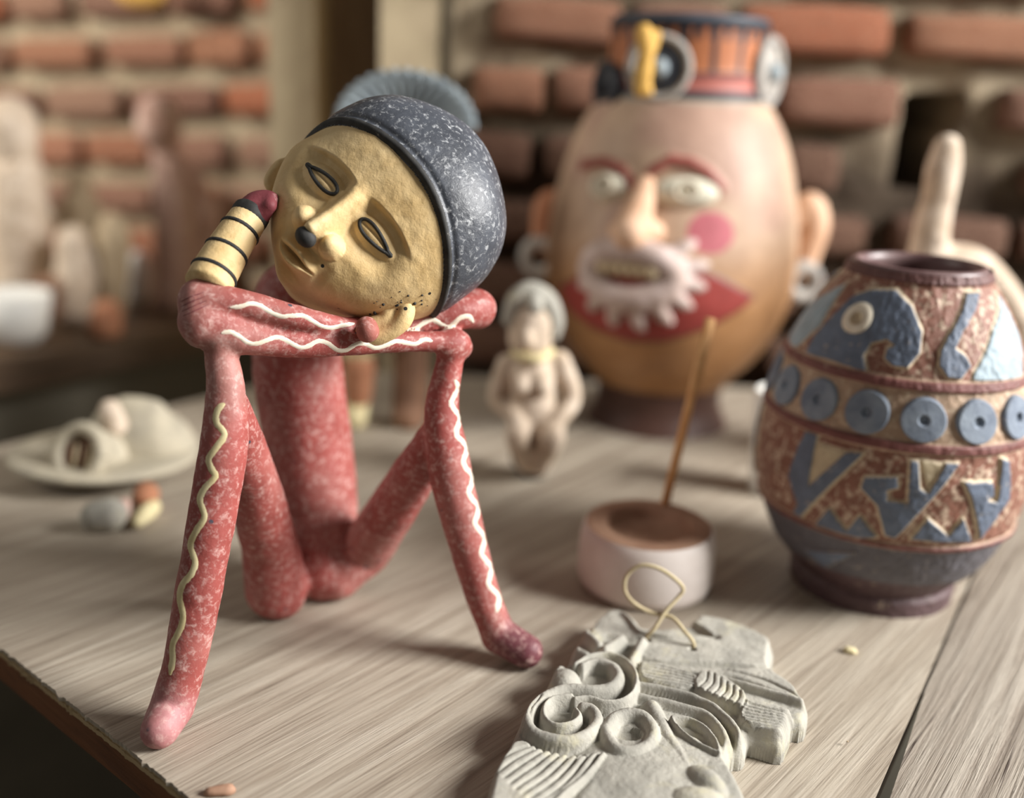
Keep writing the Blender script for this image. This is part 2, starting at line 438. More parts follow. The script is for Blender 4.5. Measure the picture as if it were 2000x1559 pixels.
def brick_wall(name, org, ang, length, z0, z1, pitch, bh, lens, tilt, proud, holes=(), phase=0.0, fixed={}, dark_rows=-1, mort=None):
    dx, dy = math.cos(ang), math.sin(ang); nx, ny = dy, -dx          # normal towards the camera side
    nu, nv = int(length / 0.011), int((z1 - z0) / 0.011)
    U, Wv = np.meshgrid(np.linspace(0, length, nu), np.linspace(z0, z1, nv))
    q = np.stack([U.ravel(), 0 * U.ravel(), Wv.ravel()], -1)
    dn = 0.006 * vnoise(q, 40, 3) + 0.004 * vnoise(q, 90, 5)
    for (a, b, c, d) in holes:
        ins = (q[:, 0] > a) & (q[:, 0] < b) & (q[:, 2] > c) & (q[:, 2] < d); dn[ins] -= 0.24
    P = np.stack([org[0] + q[:, 0] * dx + dn * nx, org[1] + q[:, 0] * dy + dn * ny, q[:, 2]], -1)
    wall = structure(obj(name, P, grid_faces(nu, nv), mort or M_mortar, origin=(org[0], org[1], z0)))
    base = world_loc(wall); row = 0; z = z0 + 0.02
    while z < z1 - bh:
        spans = fixed.get(row)
        if spans is None:
            spans = []; u = -(0.02 + 0.11 * ((row * 0.618 + phase) % 1))
            while u < length - 0.02:
                L = lens[rng.integers(len(lens))] * (0.92 + 0.16 * rng.random()); spans.append((max(u, 0.004), min(u + L, length))); u += L + 0.016 + 0.014 * rng.random()
        for ua, ub in spans:
            L = ub - ua; uc = (ua + ub) / 2
            if L < 0.03: continue
            zc = z + bh / 2 + tilt * (uc - length / 2) + 0.004 * (rng.random() - 0.5)
            if not any(a < ub and ua < b and c < zc + bh / 2 and zc - bh / 2 < d for a, b, c, d in holes):
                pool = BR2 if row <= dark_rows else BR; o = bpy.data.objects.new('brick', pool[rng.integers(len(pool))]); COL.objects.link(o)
                dep = proud + 0.006 * rng.random()
                o.location = np.array([org[0] + uc * dx + nx * dep, org[1] + uc * dy + ny * dep, zc]) - base
                o.scale = (L, 0.05, bh * (0.92 + 0.14 * rng.random()))
                o.rotation_euler = (0, -tilt + 0.02 * (rng.random() - 0.5), ang + 0.02 * (rng.random() - 0.5)); o.parent = wall
        row += 1; z += pitch
    return wall
WB = 1.09
hp0, hp1 = at(1768, 258, WB), at(1872, 182, WB)
hq0, hq1 = at(1738, 352, WB), at(1850, 258, WB)
WF = WB - 0.03                                         # the face of the bricks
bx0 = at(874, 300, WF)[0]
zA, zB = at(1640, 62, WF)[2], at(1640, 201, WF)[2]
pit = zA - zB; bhB = at(1640, 157, WF)[2] - at(1640, 245, WF)[2]
nB = 9; zs = zB - bhB / 2 - nB * pit - 0.02
pxs = lambda L: [(max(at(a, 200, WF)[0] - bx0, 0.003), at(b, 200, WF)[0] - bx0) for a, b in L]
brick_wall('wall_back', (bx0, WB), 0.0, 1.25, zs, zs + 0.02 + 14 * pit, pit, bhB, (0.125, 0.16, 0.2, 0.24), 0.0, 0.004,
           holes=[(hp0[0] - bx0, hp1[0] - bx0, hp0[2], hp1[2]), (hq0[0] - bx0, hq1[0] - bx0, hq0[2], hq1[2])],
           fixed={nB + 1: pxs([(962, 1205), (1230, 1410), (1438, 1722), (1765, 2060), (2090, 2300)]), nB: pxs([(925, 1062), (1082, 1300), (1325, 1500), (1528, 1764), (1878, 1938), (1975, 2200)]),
                  nB - 1: pxs([(874, 1040), (1070, 1300), (1330, 1510), (1548, 1660), (1690, 1736), (1860, 2020), (2050, 2300)])}, dark_rows=nB - 1, mort=mortar('shaded_mortar', 0.02 + pit * (nB - 0.1)))
la = R(-17)
brick_wall('wall_left', (-1.95, 2.18), la, 1.85, -0.3, 0.78, 0.079, 0.050, (0.11, 0.125, 0.15), R(3.0), 0.004, phase=0.3)

pj = structure(thing('trim_1', 'plaster pillar with two light strips and a darker recess', 'pillar', (-0.2, 1.2, -0.75)))
for k in ('label', 'category'): del pj[k]
xa, xb, xc, xd = [at(q, 100, 1.2)[0] for q in (545, 632, 768, 872)]
V, Fc = box(((xa + xb) / 2, 1.22, 0.05), (xb - xa, 0.14, 1.6)); obj('plaster_strip', V, Fc, M_plaster, pj, smooth=False)
V, Fc = box(((xc + xd) / 2, 1.19, 0.05), (xd - xc, 0.2, 1.6)); obj('plaster_strip', V, Fc, M_plaster, pj, smooth=False)
V, Fc = box(((xb + xc) / 2, 1.27, 0.05), (xc - xb + 0.01, 0.08, 1.6)); obj('recess_board', V, Fc, M_recess, pj, smooth=False)

# ---- table: two weathered boards with a split between them, on legs
ea = R(-39.3); ed = arr(math.cos(ea), math.sin(ea)); gd = arr(-math.sin(ea), math.cos(ea))   # edge and grain directions
E0 = atz(0, 1265, 0)[:2]
tb = thing('work_table', 'weathered wooden worktable of wide grained boards with a brown cut edge', 'table', (0, 0.7, -0.75))
c0 = E0 - ed * 0.304                                  # left corner
s0, s1 = atz(1712, 1559, 0)[:2], atz(1806, 1345, 0)[:2]
sd = (s1 - s0) / np.linalg.norm(s1 - s0)
sa = s0 - sd * 0.35; sb = s0 + sd * 0.75
TH = 0.026
def prism(poly, z0, z1):
    n = len(poly); V = [(p[0], p[1], z0) for p in poly] + [(p[0], p[1], z1) for p in poly]
    return np.array(V), [list(range(n))[::-1], list(range(n, 2 * n))] + [[i, (i + 1) % n, n + (i + 1) % n, n + i] for i in range(n)]
def inter(p, d, q, e):
    A = np.array([d, -e]).T; t = np.linalg.solve(A, q - p); return p + d * t[0]
front_r = inter(c0, ed, sa, sd)
back_y = 1.045
lb = inter(c0, gd, arr(0, back_y), arr(1, 0))
rb = inter(sa, sd, arr(0, back_y), arr(1, 0))
off = arr(sd[1], -sd[0])
poly1 = [c0, front_r, rb, lb]
def ragged(depth, amp, n=420):
    t = np.linspace(0, 1, n); base_ = c0 + gd * depth + ed * depth; fr = front_r - off * (.004 if depth else 0)
    jag = amp * (0.5 * rng.random(n) + np.where(rng.random(n) > 0.86, 1.4 * rng.random(n), 0)); jag[0] = jag[-1] = 0
    L = np.linalg.norm(fr - c0)
    return [tuple(base_ + ed * L * u - gd * (j - amp * 0.5)) for u, j in zip(t, jag)] + [rb - off * .004, lb + ed * depth]
V, Fc = prism(ragged(0.0, 0.0011), -0.0022, 0); obj('table_board', V, Fc, M_wood1, tb, smooth=False)
# the veneer layers under the top, ragged along the sawn edge
V, Fc = prism(ragged(0.0012, 0.0009), -0.0046, -0.0022); obj('veneer_layer', V, Fc, M_ply, tb, smooth=False)
V, Fc = prism(ragged(0.0006, 0.0012), -0.0072, -0.0046); obj('veneer_layer', V, Fc, M_ply, tb, smooth=False)
V, Fc = prism([c0 + gd * .003 + ed * .003, front_r + gd * .003 - off * .004, rb - off * .004, lb + ed * .003], -TH, -0.0072); obj('core_layer', V, Fc, M_core, tb, smooth=False)
off = arr(sd[1], -sd[0])                               # to the right of the split
g0, g1 = s0 + off * 0.0052, s1 + off * 0.0004
r0 = g0 + (g0 - g1) / np.linalg.norm(g1 - g0) * 0.35
P2 = [inter(r0, g1 - g0, c0, ed), c0 + ed * 1.35, c0 + ed * 1.35 + gd * 0.9, arr(1.0, back_y), rb + arr(0.0006, 0), g1, g0]
V, Fc = prism(P2, -TH, -0.001); obj('table_board', V, Fc, M_wood2, tb, smooth=False)
for q in (c0 + ed * 0.30 + gd * 0.30, c0 + ed * 1.2 + gd * 0.12, lb + ed * 0.1 - gd * 0.1, arr(0.9, 0.98)):
    V, Fc = box((q[0], q[1], -0.388), (0.07, 0.07, 0.724), ea); obj('leg', V, Fc, M_core, tb, smooth=False)

# ---- the bench along the left wall
bd = arr(math.cos(R(53)), math.sin(R(53))); bn = arr(-bd[1], bd[0])
b0 = atz(0, 705, 0)[:2]
bA, bB = b0 - bd * 0.5, b0 + bd * 0.42
bench = thing('side_bench', 'dark wooden bench carrying small figurines behind the table', 'bench', (b0[0], b0[1], -0.75))
BW = [bA, bB, bB + bn * 0.5, bA + bn * 0.6]
V, Fc = prism(BW, -0.035, 0); obj('bench_top', V, Fc, M_bench, bench, smooth=False)
V, Fc = prism([bA + bn * .05 + bd * .03, bB + bn * .05 - bd * .03, bB + bn * .08 - bd * .03, bA + bn * .08 + bd * .03], -0.75, -0.035); obj('shade_panel', V, Fc, M_floor, bench, smooth=False)  # panel added to keep the space under the bench dark
for q in (bA + bd * 0.1 + bn * 0.12, bB - bd * 0.1 + bn * 0.12, bB - bd * 0.1 + bn * 0.4, bA + bd * 0.1 + bn * 0.45):
    V, Fc = box((q[0], q[1], -0.3925), (0.06, 0.06, 0.715), R(53)); obj('leg', V, Fc, M_bench, bench, smooth=False)
#@@OBJECTS@@
# ------------------------------------------------------------------ the seated figurine with a tilted head
def ix(x, pts):  # linear table
    a = np.array(pts, float); return float(np.interp(x, a[:, 0], a[:, 1]))
fig = thing('seated_figurine', 'large red clay seated figurine resting its tilted yellow head on folded arms', 'figurine', (-0.075, 0.49, 0))
Ls = lambda py: ix(py, [(690, .452), (1425, .414)])
Rs = lambda py: ix(py, [(690, .502), (1290, .490)])
lt = atz(312, 1424, 0.0085); rt = atz(1028, 1272, 0.0095)
shinL = pc([(432, 668, Ls(668), 32), (433, 700, Ls(700), 32), (441, 755, Ls(755), 37), (440, 850, Ls(850), 46), (416, 1000, Ls(1000), 47), (388, 1150, Ls(1150), 45), (362, 1290, Ls(1290), 41), (338, 1378, Ls(1378), 42)], 3) 
shinL += chain([[*shinL[-1][2], shinL[-1][3]], [*lt, wr(lt, 37)]], 3)
shinR = pc([(884, 668, Rs(668), 27), (876, 720, Rs(720), 28), (862, 800, Rs(800), 34), (875, 900, Rs(900), 43), (897, 1000, Rs(1000), 40), (924, 1100, Rs(1100), 36), (953, 1190, Rs(1190), 33), (974, 1240, Rs(1240), 36)], 3)
shinR += chain([[*shinR[-1][2], shinR[-1][3]], [*rt, wr(rt, 33)]], 3)
hl = atz(540, 1150, 0.0155); hr = atz(660, 1122, 0.0155)
thighL = pc([(452, 790, .458, 34), (492, 930, .488, 48), (528, 1070, .522, 55)], 4); thighL += chain([[*thighL[-1][2], thighL[-1][3]], [*hl, wr(hl, 60)]], 3)
thighR = pc([(862, 830, .503, 32), (792, 955, .525, 46), (712, 1075, .556, 50)], 4); thighR += chain([[*thighR[-1][2], thighR[-1][3]], [*hr, wr(hr, 48)]], 3)
ts = atz(632, 1108, 0.018)
torso = pc([(574, 590, .570, 78), (582, 720, .574, 86), (603, 870, .574, 84), (620, 990, .570, 78)], 3); torso += chain([[*torso[-1][2], torso[-1][3]], [*ts, wr(ts, 64)]], 3)
neck = pc([(588, 560, .570, 60), (690, 490, .536, 56)], 2)
armlo = pc([(398, 632, .452, 50), (455, 652, .454, 40), (509, 663, .458, 33), (560, 668, .463, 29), (620, 672, .468, 26), (700, 671, .475, 23), (820, 667, .491, 20), (895, 672, .502, 26)], 4)
armup = pc([(394, 590, .455, 45), (450, 589, .455, 29), (509, 604, .459, 28), (620, 629, .467, 22), (700, 642, .484, 22), (820, 625, .506, 30), (895, 610, .514, 36), (930, 603, .524, 38)], 4)
upperarm = pc([(930, 603, .524, 38), (850, 596, .550, 42), (730, 588, .570, 44), (600, 590, .572, 50)], 3)
kneeR = pc([(878, 676, .500, 30), (896, 678, .508, 27)], 2)
body_disp = lambda P: 0.0005 * vnoise(P, 60, 1) + 0.00025 * vnoise(P, 180, 2)
BV, BF = skin([torso, thighL, thighR, shinL, shinR, neck, armlo, armup, upperarm, kneeR], 0.0021, 0.0022, body_disp)
BV[:, 2] = np.maximum(BV[:, 2], 0.0003)
bc = np.tile(C3('a0504a'), (len(BV), 1))
def zone(pt, r0, r1, hx, amt):
    global bc
    f = amt * (1 - sstep(np.linalg.norm(BV - pt, axis=1) + 0.006 * vnoise(BV, 120, 41), r0, r1))[:, None]; bc = bc * (1 - f) + C3(hx) * f
bl = (sstep(vnoise(BV, 45, 42), -0.1, 0.6) * 0.45)[:, None]; bc = bc * (1 - bl) + C3('bc8078') * bl
zone(rt, 0.010, 0.026, '6e3c46', 0.9); zone(lt, 0.004, 0.028, 'c08c90', 0.7); zone(at(370, 600, .45), 0.006, 0.024, 'b08078', 0.6); zone(at(436, 720, .45), 0.006, 0.022, 'b4857c', 0.6)
body = obj('body', BV, BF, M_red, fig, bc)
BT = BVHTree.FromPolygons(BV.tolist(), BF.tolist())
def cast(tree, px, py):
    d = ray(px, py); d = d / np.linalg.norm(d)
    h = tree.ray_cast(Vector(CAM), Vector(d)); return (None, None) if h[0] is None else (np.array(h[0]), np.array(h[1]))
def painted(name, pts, width, mat, tree, parent, lift=0.00030):
    C = catmull(pts, 6); T = np.gradient(C, axis=0); T /= np.linalg.norm(T, axis=1)[:, None]; Nn = np.stack([-T[:, 1], T[:, 0]], -1)
    V, ok = [], []
    for i, c in enumerate(C):
        row = []; taper = min(1, 0.35 + 0.25 * i, 0.35 + 0.25 * (len(C) - 1 - i))
        for j, f in enumerate((-1, -0.5, 0, 0.5, 1)):
            wv = width * 0.5 * taper * (0.85 + 0.3 * rng.random() if abs(f) == 1 else 1)
            p, nn = cast(tree, *(c + Nn[i] * f * wv))
            row.append(None if p is None else p + nn * (lift * (1 - f * f) - 0.0002 * abs(f)))
        if row[2] is None: continue
        for j in (1, 0, 3, 4):
            if row[j] is None: row[j] = row[j + (1 if j < 2 else -1)]
        V.append(row)
    V = np.array(V)
    return obj(name, V.reshape(-1, 3), grid_faces(5, len(V))[:, ::-1], mat, parent)
c2 = lambda L: [(320 + x / 2.887, 360 + y / 2.887) for x, y in L]
c3 = lambda L: [(240 + x / 2.165, 760 + y / 2.165) for x, y in L]
painted('painted_wave', c2([(375,695),(430,690),(490,672),(545,685),(600,720),(660,745),(720,742),(780,740),(830,765),(890,800),(950,808),(1010,795),(1075,785)]), 13, M_cream, BT, fig)
painted('painted_wave', c2([(325,840),(370,832),(420,855),(470,890),(520,900),(580,880),(640,862),(700,885),(760,918),(810,915),(870,885),(920,895),(980,935),(1030,935),(1090,900),(1140,900),(1190,922),(1250,910),(1310,885),(1370,895),(1420,900),(1470,875),(1515,885)]), 13, M_cream, BT, fig)
painted('painted_wave', c2([(1370,820),(1420,815),(1470,780),(1520,765),(1580,800),(1620,800),(1670,755),(1720,745),(1745,780)]), 13, M_cream, BT, fig)
painted('painted_wave', c3([(430,60),(400,90),(395,140),(430,190),(400,240),(365,290),(370,330),(390,370),(345,420),(325,470),(345,540),(310,600),(285,660),(305,730),(290,780),(250,830),(240,890),(255,960),(240,1020),(210,1080),(210,1140),(200,1210)]), 19, M_yellowcream, BT, fig)
wl = catmull([(888, 742), (889, 800), (899, 850), (911, 900), (922, 960), (934, 1020), (947, 1080), (961, 1140), (976, 1195)], 8); wd_ = np.gradient(wl, axis=0); wd_ /= np.linalg.norm(wd_, axis=1)[:, None]
ws = np.concatenate([[0], np.cumsum(np.linalg.norm(np.diff(wl, axis=0), axis=1))]); off_ = 7 * np.sin(ws / 60 * 2 * np.pi)[:, None] * np.stack([wd_[:, 1], -wd_[:, 0]], -1)
painted('painted_wave', (wl + off_)[::2], 14, M_cream, BT, fig)
# finger folds at the left elbow
for k in range(4):
    painted('finger_groove', [(352 + k * 2, 590 + k * 9), (372 + k * 3, 580 + k * 9), (398 + k * 3, 571 + k * 8)], 3.2, M_wine, BT, fig, 0.0002)
# the banded forearm and hand against the ear
fa = [(404, 560, .457, 45), (422, 528, .464, 45), (450, 480, .474, 41), (480, 434, .484, 37), (492, 416, .488, 34)]
fp = np.array([[*at(x, y, Y), wr(at(x, y, Y), r)] for x, y, Y, r in fa]); fpc = catmull(fp, 5)
V, Fc = tube(fpc[:, :3], fpc[:, 3], 28); FT = BVHTree.FromPolygons(V.tolist(), [list(q) for q in Fc]); forearm = obj('banded_forearm', V, Fc, M_ochre, fig)
for t, wd in ((0.20, 1), (0.43, 1), (0.64, 1), (0.90, 3.0)):
    k = t * (len(fpc) - 1); i = int(k); c = fpc[i] * (1 - k + i) + fpc[i + 1] * (k - i); T = fpc[i + 1, :3] - fpc[i, :3]; T /= np.linalg.norm(T)
    hw = 0.0011 * wd
    P = np.array([c[:3] + T * u * hw for u in (-1, -0.7, 0, 0.7, 1)]); rr = c[3] + np.array([-0.0003, 0.0004, 0.0006, 0.0004, -0.0003])
    V, Fc = tube(P, rr, 28, cap=False); obj('painted_band', V, Fc, M_black, forearm)
hand = pc([(488, 424, .487, 35), (503, 404, .489, 30), (518, 394, .489, 23), (527, 390, .488, 17)], 3)
V, Fc = skin([hand, pc([(508, 418, .486, 20), (527, 402, .484, 14)], 2)], 0.0014, 0.002); obj('hand', V, Fc, M_wine, fig)
p = at(718, 645, .463); V, Fc = skin([pc([(716, 640, .468, 21), (718, 647, .467, 22)], 1)], 0.0012, 0.001, body_disp); obj('fingertip', V, Fc, M_red2, fig)

# ---- head
YAW = R(16); HS = 0.000257
xa_, ya_ = arr(.67, .74), arr(.74, -.67)
Z0 = -ray(680, 470); Z0 /= np.linalg.norm(Z0); X0 = CR * xa_[0] + CD * xa_[1]; X0 -= Z0 * (X0 @ Z0); X0 /= np.linalg.norm(X0); Y0 = np.cross(Z0, X0)
HX = math.cos(YAW) * X0 + math.sin(YAW) * Z0; HZ = math.cos(YAW) * Z0 - math.sin(YAW) * X0
dh = ray(669, 485); HC = CAM + dh * 0.509
def H(x, y, z):                        # head frame (picture units) to world
    x, y, z = [np.asarray(q, float)[..., None] for q in (x, y, z)]
    return HC + HS * (x * HX + y * Y0 + z * HZ)
tt = np.array([-136, -131, -121, -89, -60, -25, 30, 90, 150, 214, 268, 322, 340, 350.])
ww = np.array([0, 22, 45, 98, 134, 170, 200, 214, 218, 204, 174, 98, 55, 0.])
zf = np.array([0, 46, 82, 118, 132, 140, 146, 150, 150, 142, 120, 68, 38, 0.])
zb = np.array([0, -25, -50, -85, -105, -125, -150, -168, -175, -168, -140, -80, -45, 0.])
par = np.arccos(np.clip((107 - tt) / 243, -1, 1))
def brim(x, z): return 116 + 0.50 * z - np.where(x > 0, 0.0016, 0.0011) * x * x
def face_relief(x, y):
    ax = np.abs(x); sx = np.sign(x)
    d = np.zeros_like(x)
    # eye hollows under an arched brow, nose between
    EX = 71
    up = 103 - 0.0026 * (ax - 55) ** 2
    hol = sstep(up - y, -3, 9) * sstep(y, -10, 45) * sstep(ax, 14, 36) * (1 - sstep(ax, 96, 158))
    d -= 19 * hol
    e = ((ax - EX) / 52) ** 2 + ((y - 58 + 0.05 * (ax - EX)) / 26) ** 2
    d += 11 * np.clip(1 - e, 0, 1) ** 0.7
    slit = np.exp(-((y - 58 - 3 * np.cos((ax - EX) / 30)) / 2.6) ** 2) * sstep(36 - np.abs(ax - EX), 0, 12)
    d -= 4.5 * slit
    # bridge and nose
    t = np.clip((95 - y) / 108, 0, 1)
    hw = 14 + 9 * t ** 1.5
    hN = (8 + 50 * t ** 1.2) * np.where(y < -18, np.clip((y + 42) / 24, 0, 1) ** 0.6, 1) * sstep(y, 70, 100) ** 0 * sstep(115 - y, 0, 40)
    d += hN * np.exp(-(ax / hw) ** 2.6)
    wv = ((ax - 37) / 23) ** 2 + ((y + 13) / 24) ** 2
    d = np.where(wv < 1, np.maximum(d, np.minimum(d, 0) + 36 * np.clip(1 - wv, 0, 1) ** 0.5), d)
    gr = np.exp(-((ax - 19) / 3.5) ** 2) * np.exp(-((y + 20) / 14) ** 2); d -= 7 * gr
    # lips
    for yc, hh, amp in ((-60, 7.5, 20), (-82, 8, 21)):
        arc = yc + (0.0035 if yc > -70 else 0.006) * x * x * (-1 if yc > -70 else 1)
        d += amp * np.exp(-((y - arc) / hh) ** 2) * sstep(52 - ax, 0, 30)
    d -= 15 * np.exp(-((y + 71) / 2.6) ** 2) * sstep(50 - ax, 0, 14)
    d -= 5 * np.exp(-((ax - 58) / 9) ** 2) * np.exp(-((y + 71) / 20) ** 2)
    d -= 9 * np.exp(-(x / 34) ** 2) * np.exp(-((y + 103) / 7) ** 2); d -= 6 * np.exp(-(x / 40) ** 2) * np.exp(-((y + 44) / 6) ** 2)
    d += 6 * np.exp(-(x / 40) ** 2) * np.exp(-((y + 120) / 12) ** 2)
    return d
NU, NV = 560, 420
th = np.linspace(0, 2 * np.pi, NU, endpoint=False); ph = np.linspace(0.004, np.pi - 0.004, NV)
TH_, PH_ = np.meshgrid(th, ph)
yy = 107 - 243 * np.cos(PH_); yy = np.where(yy > 100, 100 + (yy - 100) * 0.935, yy)
wx = pchip(PH_, par, ww); zF = pchip(PH_, par, zf); zB = -pchip(PH_, par, zb)
cx_, sx_ = np.cos(TH_), np.sin(TH_); pw = 0.86
wx = wx * np.where((np.cos(TH_) < 0), 1 - 0.10 * sstep(yy, 40, 130), 1.0); hx = 5 + wx * np.sign(cx_) * np.abs(cx_) ** pw; hz = np.where(sx_ > 0, zF, zB) * np.sign(sx_) * np.abs(sx_) ** pw
front = sstep(hz, 20, 70)
FXO = -11
rel = face_relief(hx - FXO, yy) * front * (1 - sstep(yy, 120, 160))
hz2 = hz + rel
low = sstep(-yy, 40, 110) * 0.45
P = H(hx, yy - rel * low, hz2).reshape(-1, 3)
P = P + 0.00018 * vnoise(P, 260, 4)[:, None] * Z0 + 0.0004 * vnoise(P, 90, 6)[:, None] * HZ
Fh = grid_faces(NU, NV, wrap_u=True)
yq = yy.ravel(); zq = hz.ravel(); xq = hx.ravel()
keep_face = (yq < brim(xq, zq) + 14)
def sub(V, Fq, keep):
    Fk = Fq[keep[Fq].all(1)]; u = np.unique(Fk); mp = -np.ones(len(V), int); mp[u] = np.arange(len(u)); return V[u], mp[Fk]
head = obj('head', *sub(P, Fh, keep_face), M_ochre, fig)
HT = BVHTree.FromPolygons(P.tolist(), Fh.tolist())
# cap: same skull, proud of it, with a rolled rim
sgn = yq - brim(xq, zq)
prd = 5.5 * sstep(sgn, -1, 6) + 2.5 * np.exp(-((sgn - 9) / 6) ** 2) - 3.0 * np.exp(-((sgn - 24) / 6) ** 2)
cc = H(0, 107, 0)
Pc = H(hx, yy, hz).reshape(-1, 3); dirn = Pc - H(0 * xq, 0.4 * yq + 64, 0 * zq); dirn /= np.linalg.norm(dirn, axis=1)[:, None]
Pc = Pc + dirn * HS * (prd + 2.0 * vnoise(Pc, 60, 9))[:, None]
cap = obj('cap', *sub(Pc, Fh, sgn > -2), M_slate, fig)
kb = (sgn > -3) & (sgn < 20)
Pb = Pc + dirn * HS * 0.9
obj('cap_rim', *sub(Pb, Fh, (sgn > -1.5) & (sgn < 17)), M_black, cap)
# black eye outlines
def onface(x, y, lift=1.0):
    d_ = H(x, y, 400) ; h = HT.ray_cast(Vector(d_), Vector(-HZ)); return np.array(h[0]) + HZ * HS * lift
for s_ in (-1, 1):
    pts = []
    for q in np.linspace(0, 2 * np.pi, 44, endpoint=False):
        ux = math.cos(q); e_ = 11.5 * math.sin(q) * (1 - 0.35 * ux * s_) 
        x_ = 71 * s_ + 37 * ux + (9 if ux * s_ > 0.97 else 0) * s_
        pts.append(onface(x_ + FXO, 58 + e_ - 0.05 * 37 * ux * s_, 0.6))
    pts = np.array(pts + pts[:2]); V, Fc = tube(pts, 3.6 * HS, 8); obj('eye_outline', V, Fc, M_black, head)
# black nose ornament
V, Fc = ball((0, 0, 0), (21, 17, 16)); pn = H(FXO + 4, -33, 182); V = pn + HS * (V[:, :1] * HX + V[:, 1:2] * Y0 + V[:, 2:] * HZ); obj('nose_plug', V, Fc, M_black, head)
fl_ = []
for k in range(34):
    x_, y_ = 775 + rng.normal() * 26, 602 + rng.normal() * 17
    h_, n_ = cast(HT, x_, y_)
    if h_ is not None: fl_.append(ball(h_, HS * (1.2 + 3.6 * rng.random() ** 3), 8, 6))
o = obj('paint_fleck', *join(*fl_), M_black, head); o['kind'] = 'stuff'
# ears
def ear(x, y, z, s_, g=1.0):
    ch = [chain([[*H(x + s_ * a * g, y + b * g, z + c), r * HS * g] for a, b, c, r in L], 4) for L in ([(0, 30, 0, 10), (12, 38, 0, 11), (22, 24, 2, 12), (22, 4, 2, 11), (14, -16, 2, 11), (0, -22, 2, 10)], [(0, 20, -4, 12), (8, 8, -4, 13), (2, -8, -2, 12)])]
    V, Fc = skin(ch, 0.0010, 0.0016); return obj('ear', V, Fc, M_ochre, head)
ear(-176, -2, 10, -1); ear(162, -42, 62, 1, 1.5)

# ------------------------------------------------------------------ turned vessels with painted or raised pattern
class Turned:
    def __init__(s, rows, y, axis_px):
        s.x = at(*axis_px, y)[0]; s.y = y
        z, r = [], []
        for py, hw in rows:
            pxc = axis_px[0]
            for _ in range(3):                       # the axis is a vertical line: find where it crosses this height
                p = at(pxc, py, y); pxc += (s.x - p[0]) * FPX / np.dot(p - CAM, F_)
            p = at(pxc, py, y); z.append(p[2]); r.append(wr(p, hw))
        o = np.argsort(z); s.z = np.array(z)[o]; s.r = np.array(r)[o]; s.z -= s.z[0]
        s.R = s.r.max(); V, Fc = s.grid(160, 120); s.bvh = BVHTree.FromPolygons(V.tolist(), Fc.tolist())
    def rad(s, z): return pchip(z, s.z, s.r)
    def grid(s, nt, nz, dr=None):
        th = np.linspace(-np.pi * 1.5, np.pi * 0.5, nt, endpoint=False); z = np.linspace(s.z[0], s.z[-1], nz)
        s.TH, s.ZZ = np.meshgrid(th, z); r = s.rad(s.ZZ)
        if dr is not None: r = r + dr(s.TH, s.ZZ)
        return np.stack([s.x + r * np.cos(s.TH), s.y + r * np.sin(s.TH), s.ZZ], -1).reshape(-1, 3), grid_faces(nt, nz, wrap_u=True)
    def hit(s, px, py):                              # angle and height of the surface seen there (angle in -270..90 deg)
        p, n = cast(s.bvh, px, py)
        if p is None: return None
        a = math.atan2(p[1] - s.y, p[0] - s.x); a = a - 2 * np.pi if a > np.pi / 2 else a
        return a, p[2]
    def uv(s, pts):
        q = [s.hit(*p) for p in pts]; return np.array([(a[0] * s.R, a[1]) for a in q if a is not None])
    def point(s, a, z, lift=0.0):
        r = s.rad(z) + lift; return np.array([s.x + r * math.cos(a), s.y + r * math.sin(a), z])
    def normal(s, a, z):
        e = 0.001; sl = (s.rad(z + e) - s.rad(z - e)) / (2 * e); n = np.array([math.cos(a), math.sin(a), -sl]); return n / np.linalg.norm(n)

# ---- the egg-shaped vase with carved blue pattern
vr = [(1137,150),(1112,152),(1103,146),(1090,158),(1050,196),(1000,223),(940,244),(870,252),(800,247),(720,229),(660,207),(600,178),(560,152),(532,132),(520,127)]
VS = Turned(vr, 0.605, (1742, 850))
v2 = lambda L: [(1460 + x / 2.052, 460 + y / 2.052) for x, y in L]
zat = lambda x, y: VS.hit(*v2([(x, y)])[0])[1]
zb1, zb2, zb3, zrim, zft = zat(560, 585), zat(560, 838), zat(560, 1243), zat(640, 190), zat(600, 1400)
blues = [[(500,215),(600,215),(660,280),(700,380),(690,470),(640,530),(580,520),(550,490),(560,450),(590,440),(560,415),(500,430),(470,480),(480,545),(340,500),(240,470),(280,400),(350,320),(430,240)],
 [(870,225),(920,225),(860,380),(830,450),(870,480),(890,520),(850,575),(800,570),(765,520),(770,460),(800,400)],
 [(400,865),(470,870),(220,1130),(190,1110),(255,1000)],[(240,780),(285,800),(250,1020),(210,1090),(170,960)],
 [(470,965),(600,965),(605,1010),(560,1020),(560,1060),(640,1070),(650,900),(685,900),(690,1010),(720,1030),(790,910),(845,910),(740,1050),(590,1210),(550,1200),(520,1080),(455,1010)],
 [(270,1165),(330,1090),(400,1180),(450,1120),(520,1205),(400,1215)],
 [(860,985),(975,985),(980,1040),(955,1060),(990,1065),(1010,890),(1040,900),(1040,1050),(960,1170),(920,1220),(890,1050)],
 [(650,1215),(720,1130),(800,1200),(860,1130),(890,1225)],[(230,1255),(440,1270),(320,1330)]]
pales = [[(1000,235),(1050,290),(1085,420),(1090,570),(900,580),(905,550),(945,480),(975,380)]]
creams = [[(290,835),(395,865),(260,1000)],[(695,900),(785,915),(720,1000)]]
def shift_sets(L):
    base = [VS.uv(v2(q)) for q in L]; out = []
    for k in (0, -1, -2): out += [b + np.array([k * R(128) * VS.R, 0]) for b in base]
    return out
UB, UP, UC = shift_sets(blues), shift_sets(pales), shift_sets(creams)
hook = VS.uv(v2([(880,520),(850,500),(825,480),(815,500),(830,520)]))
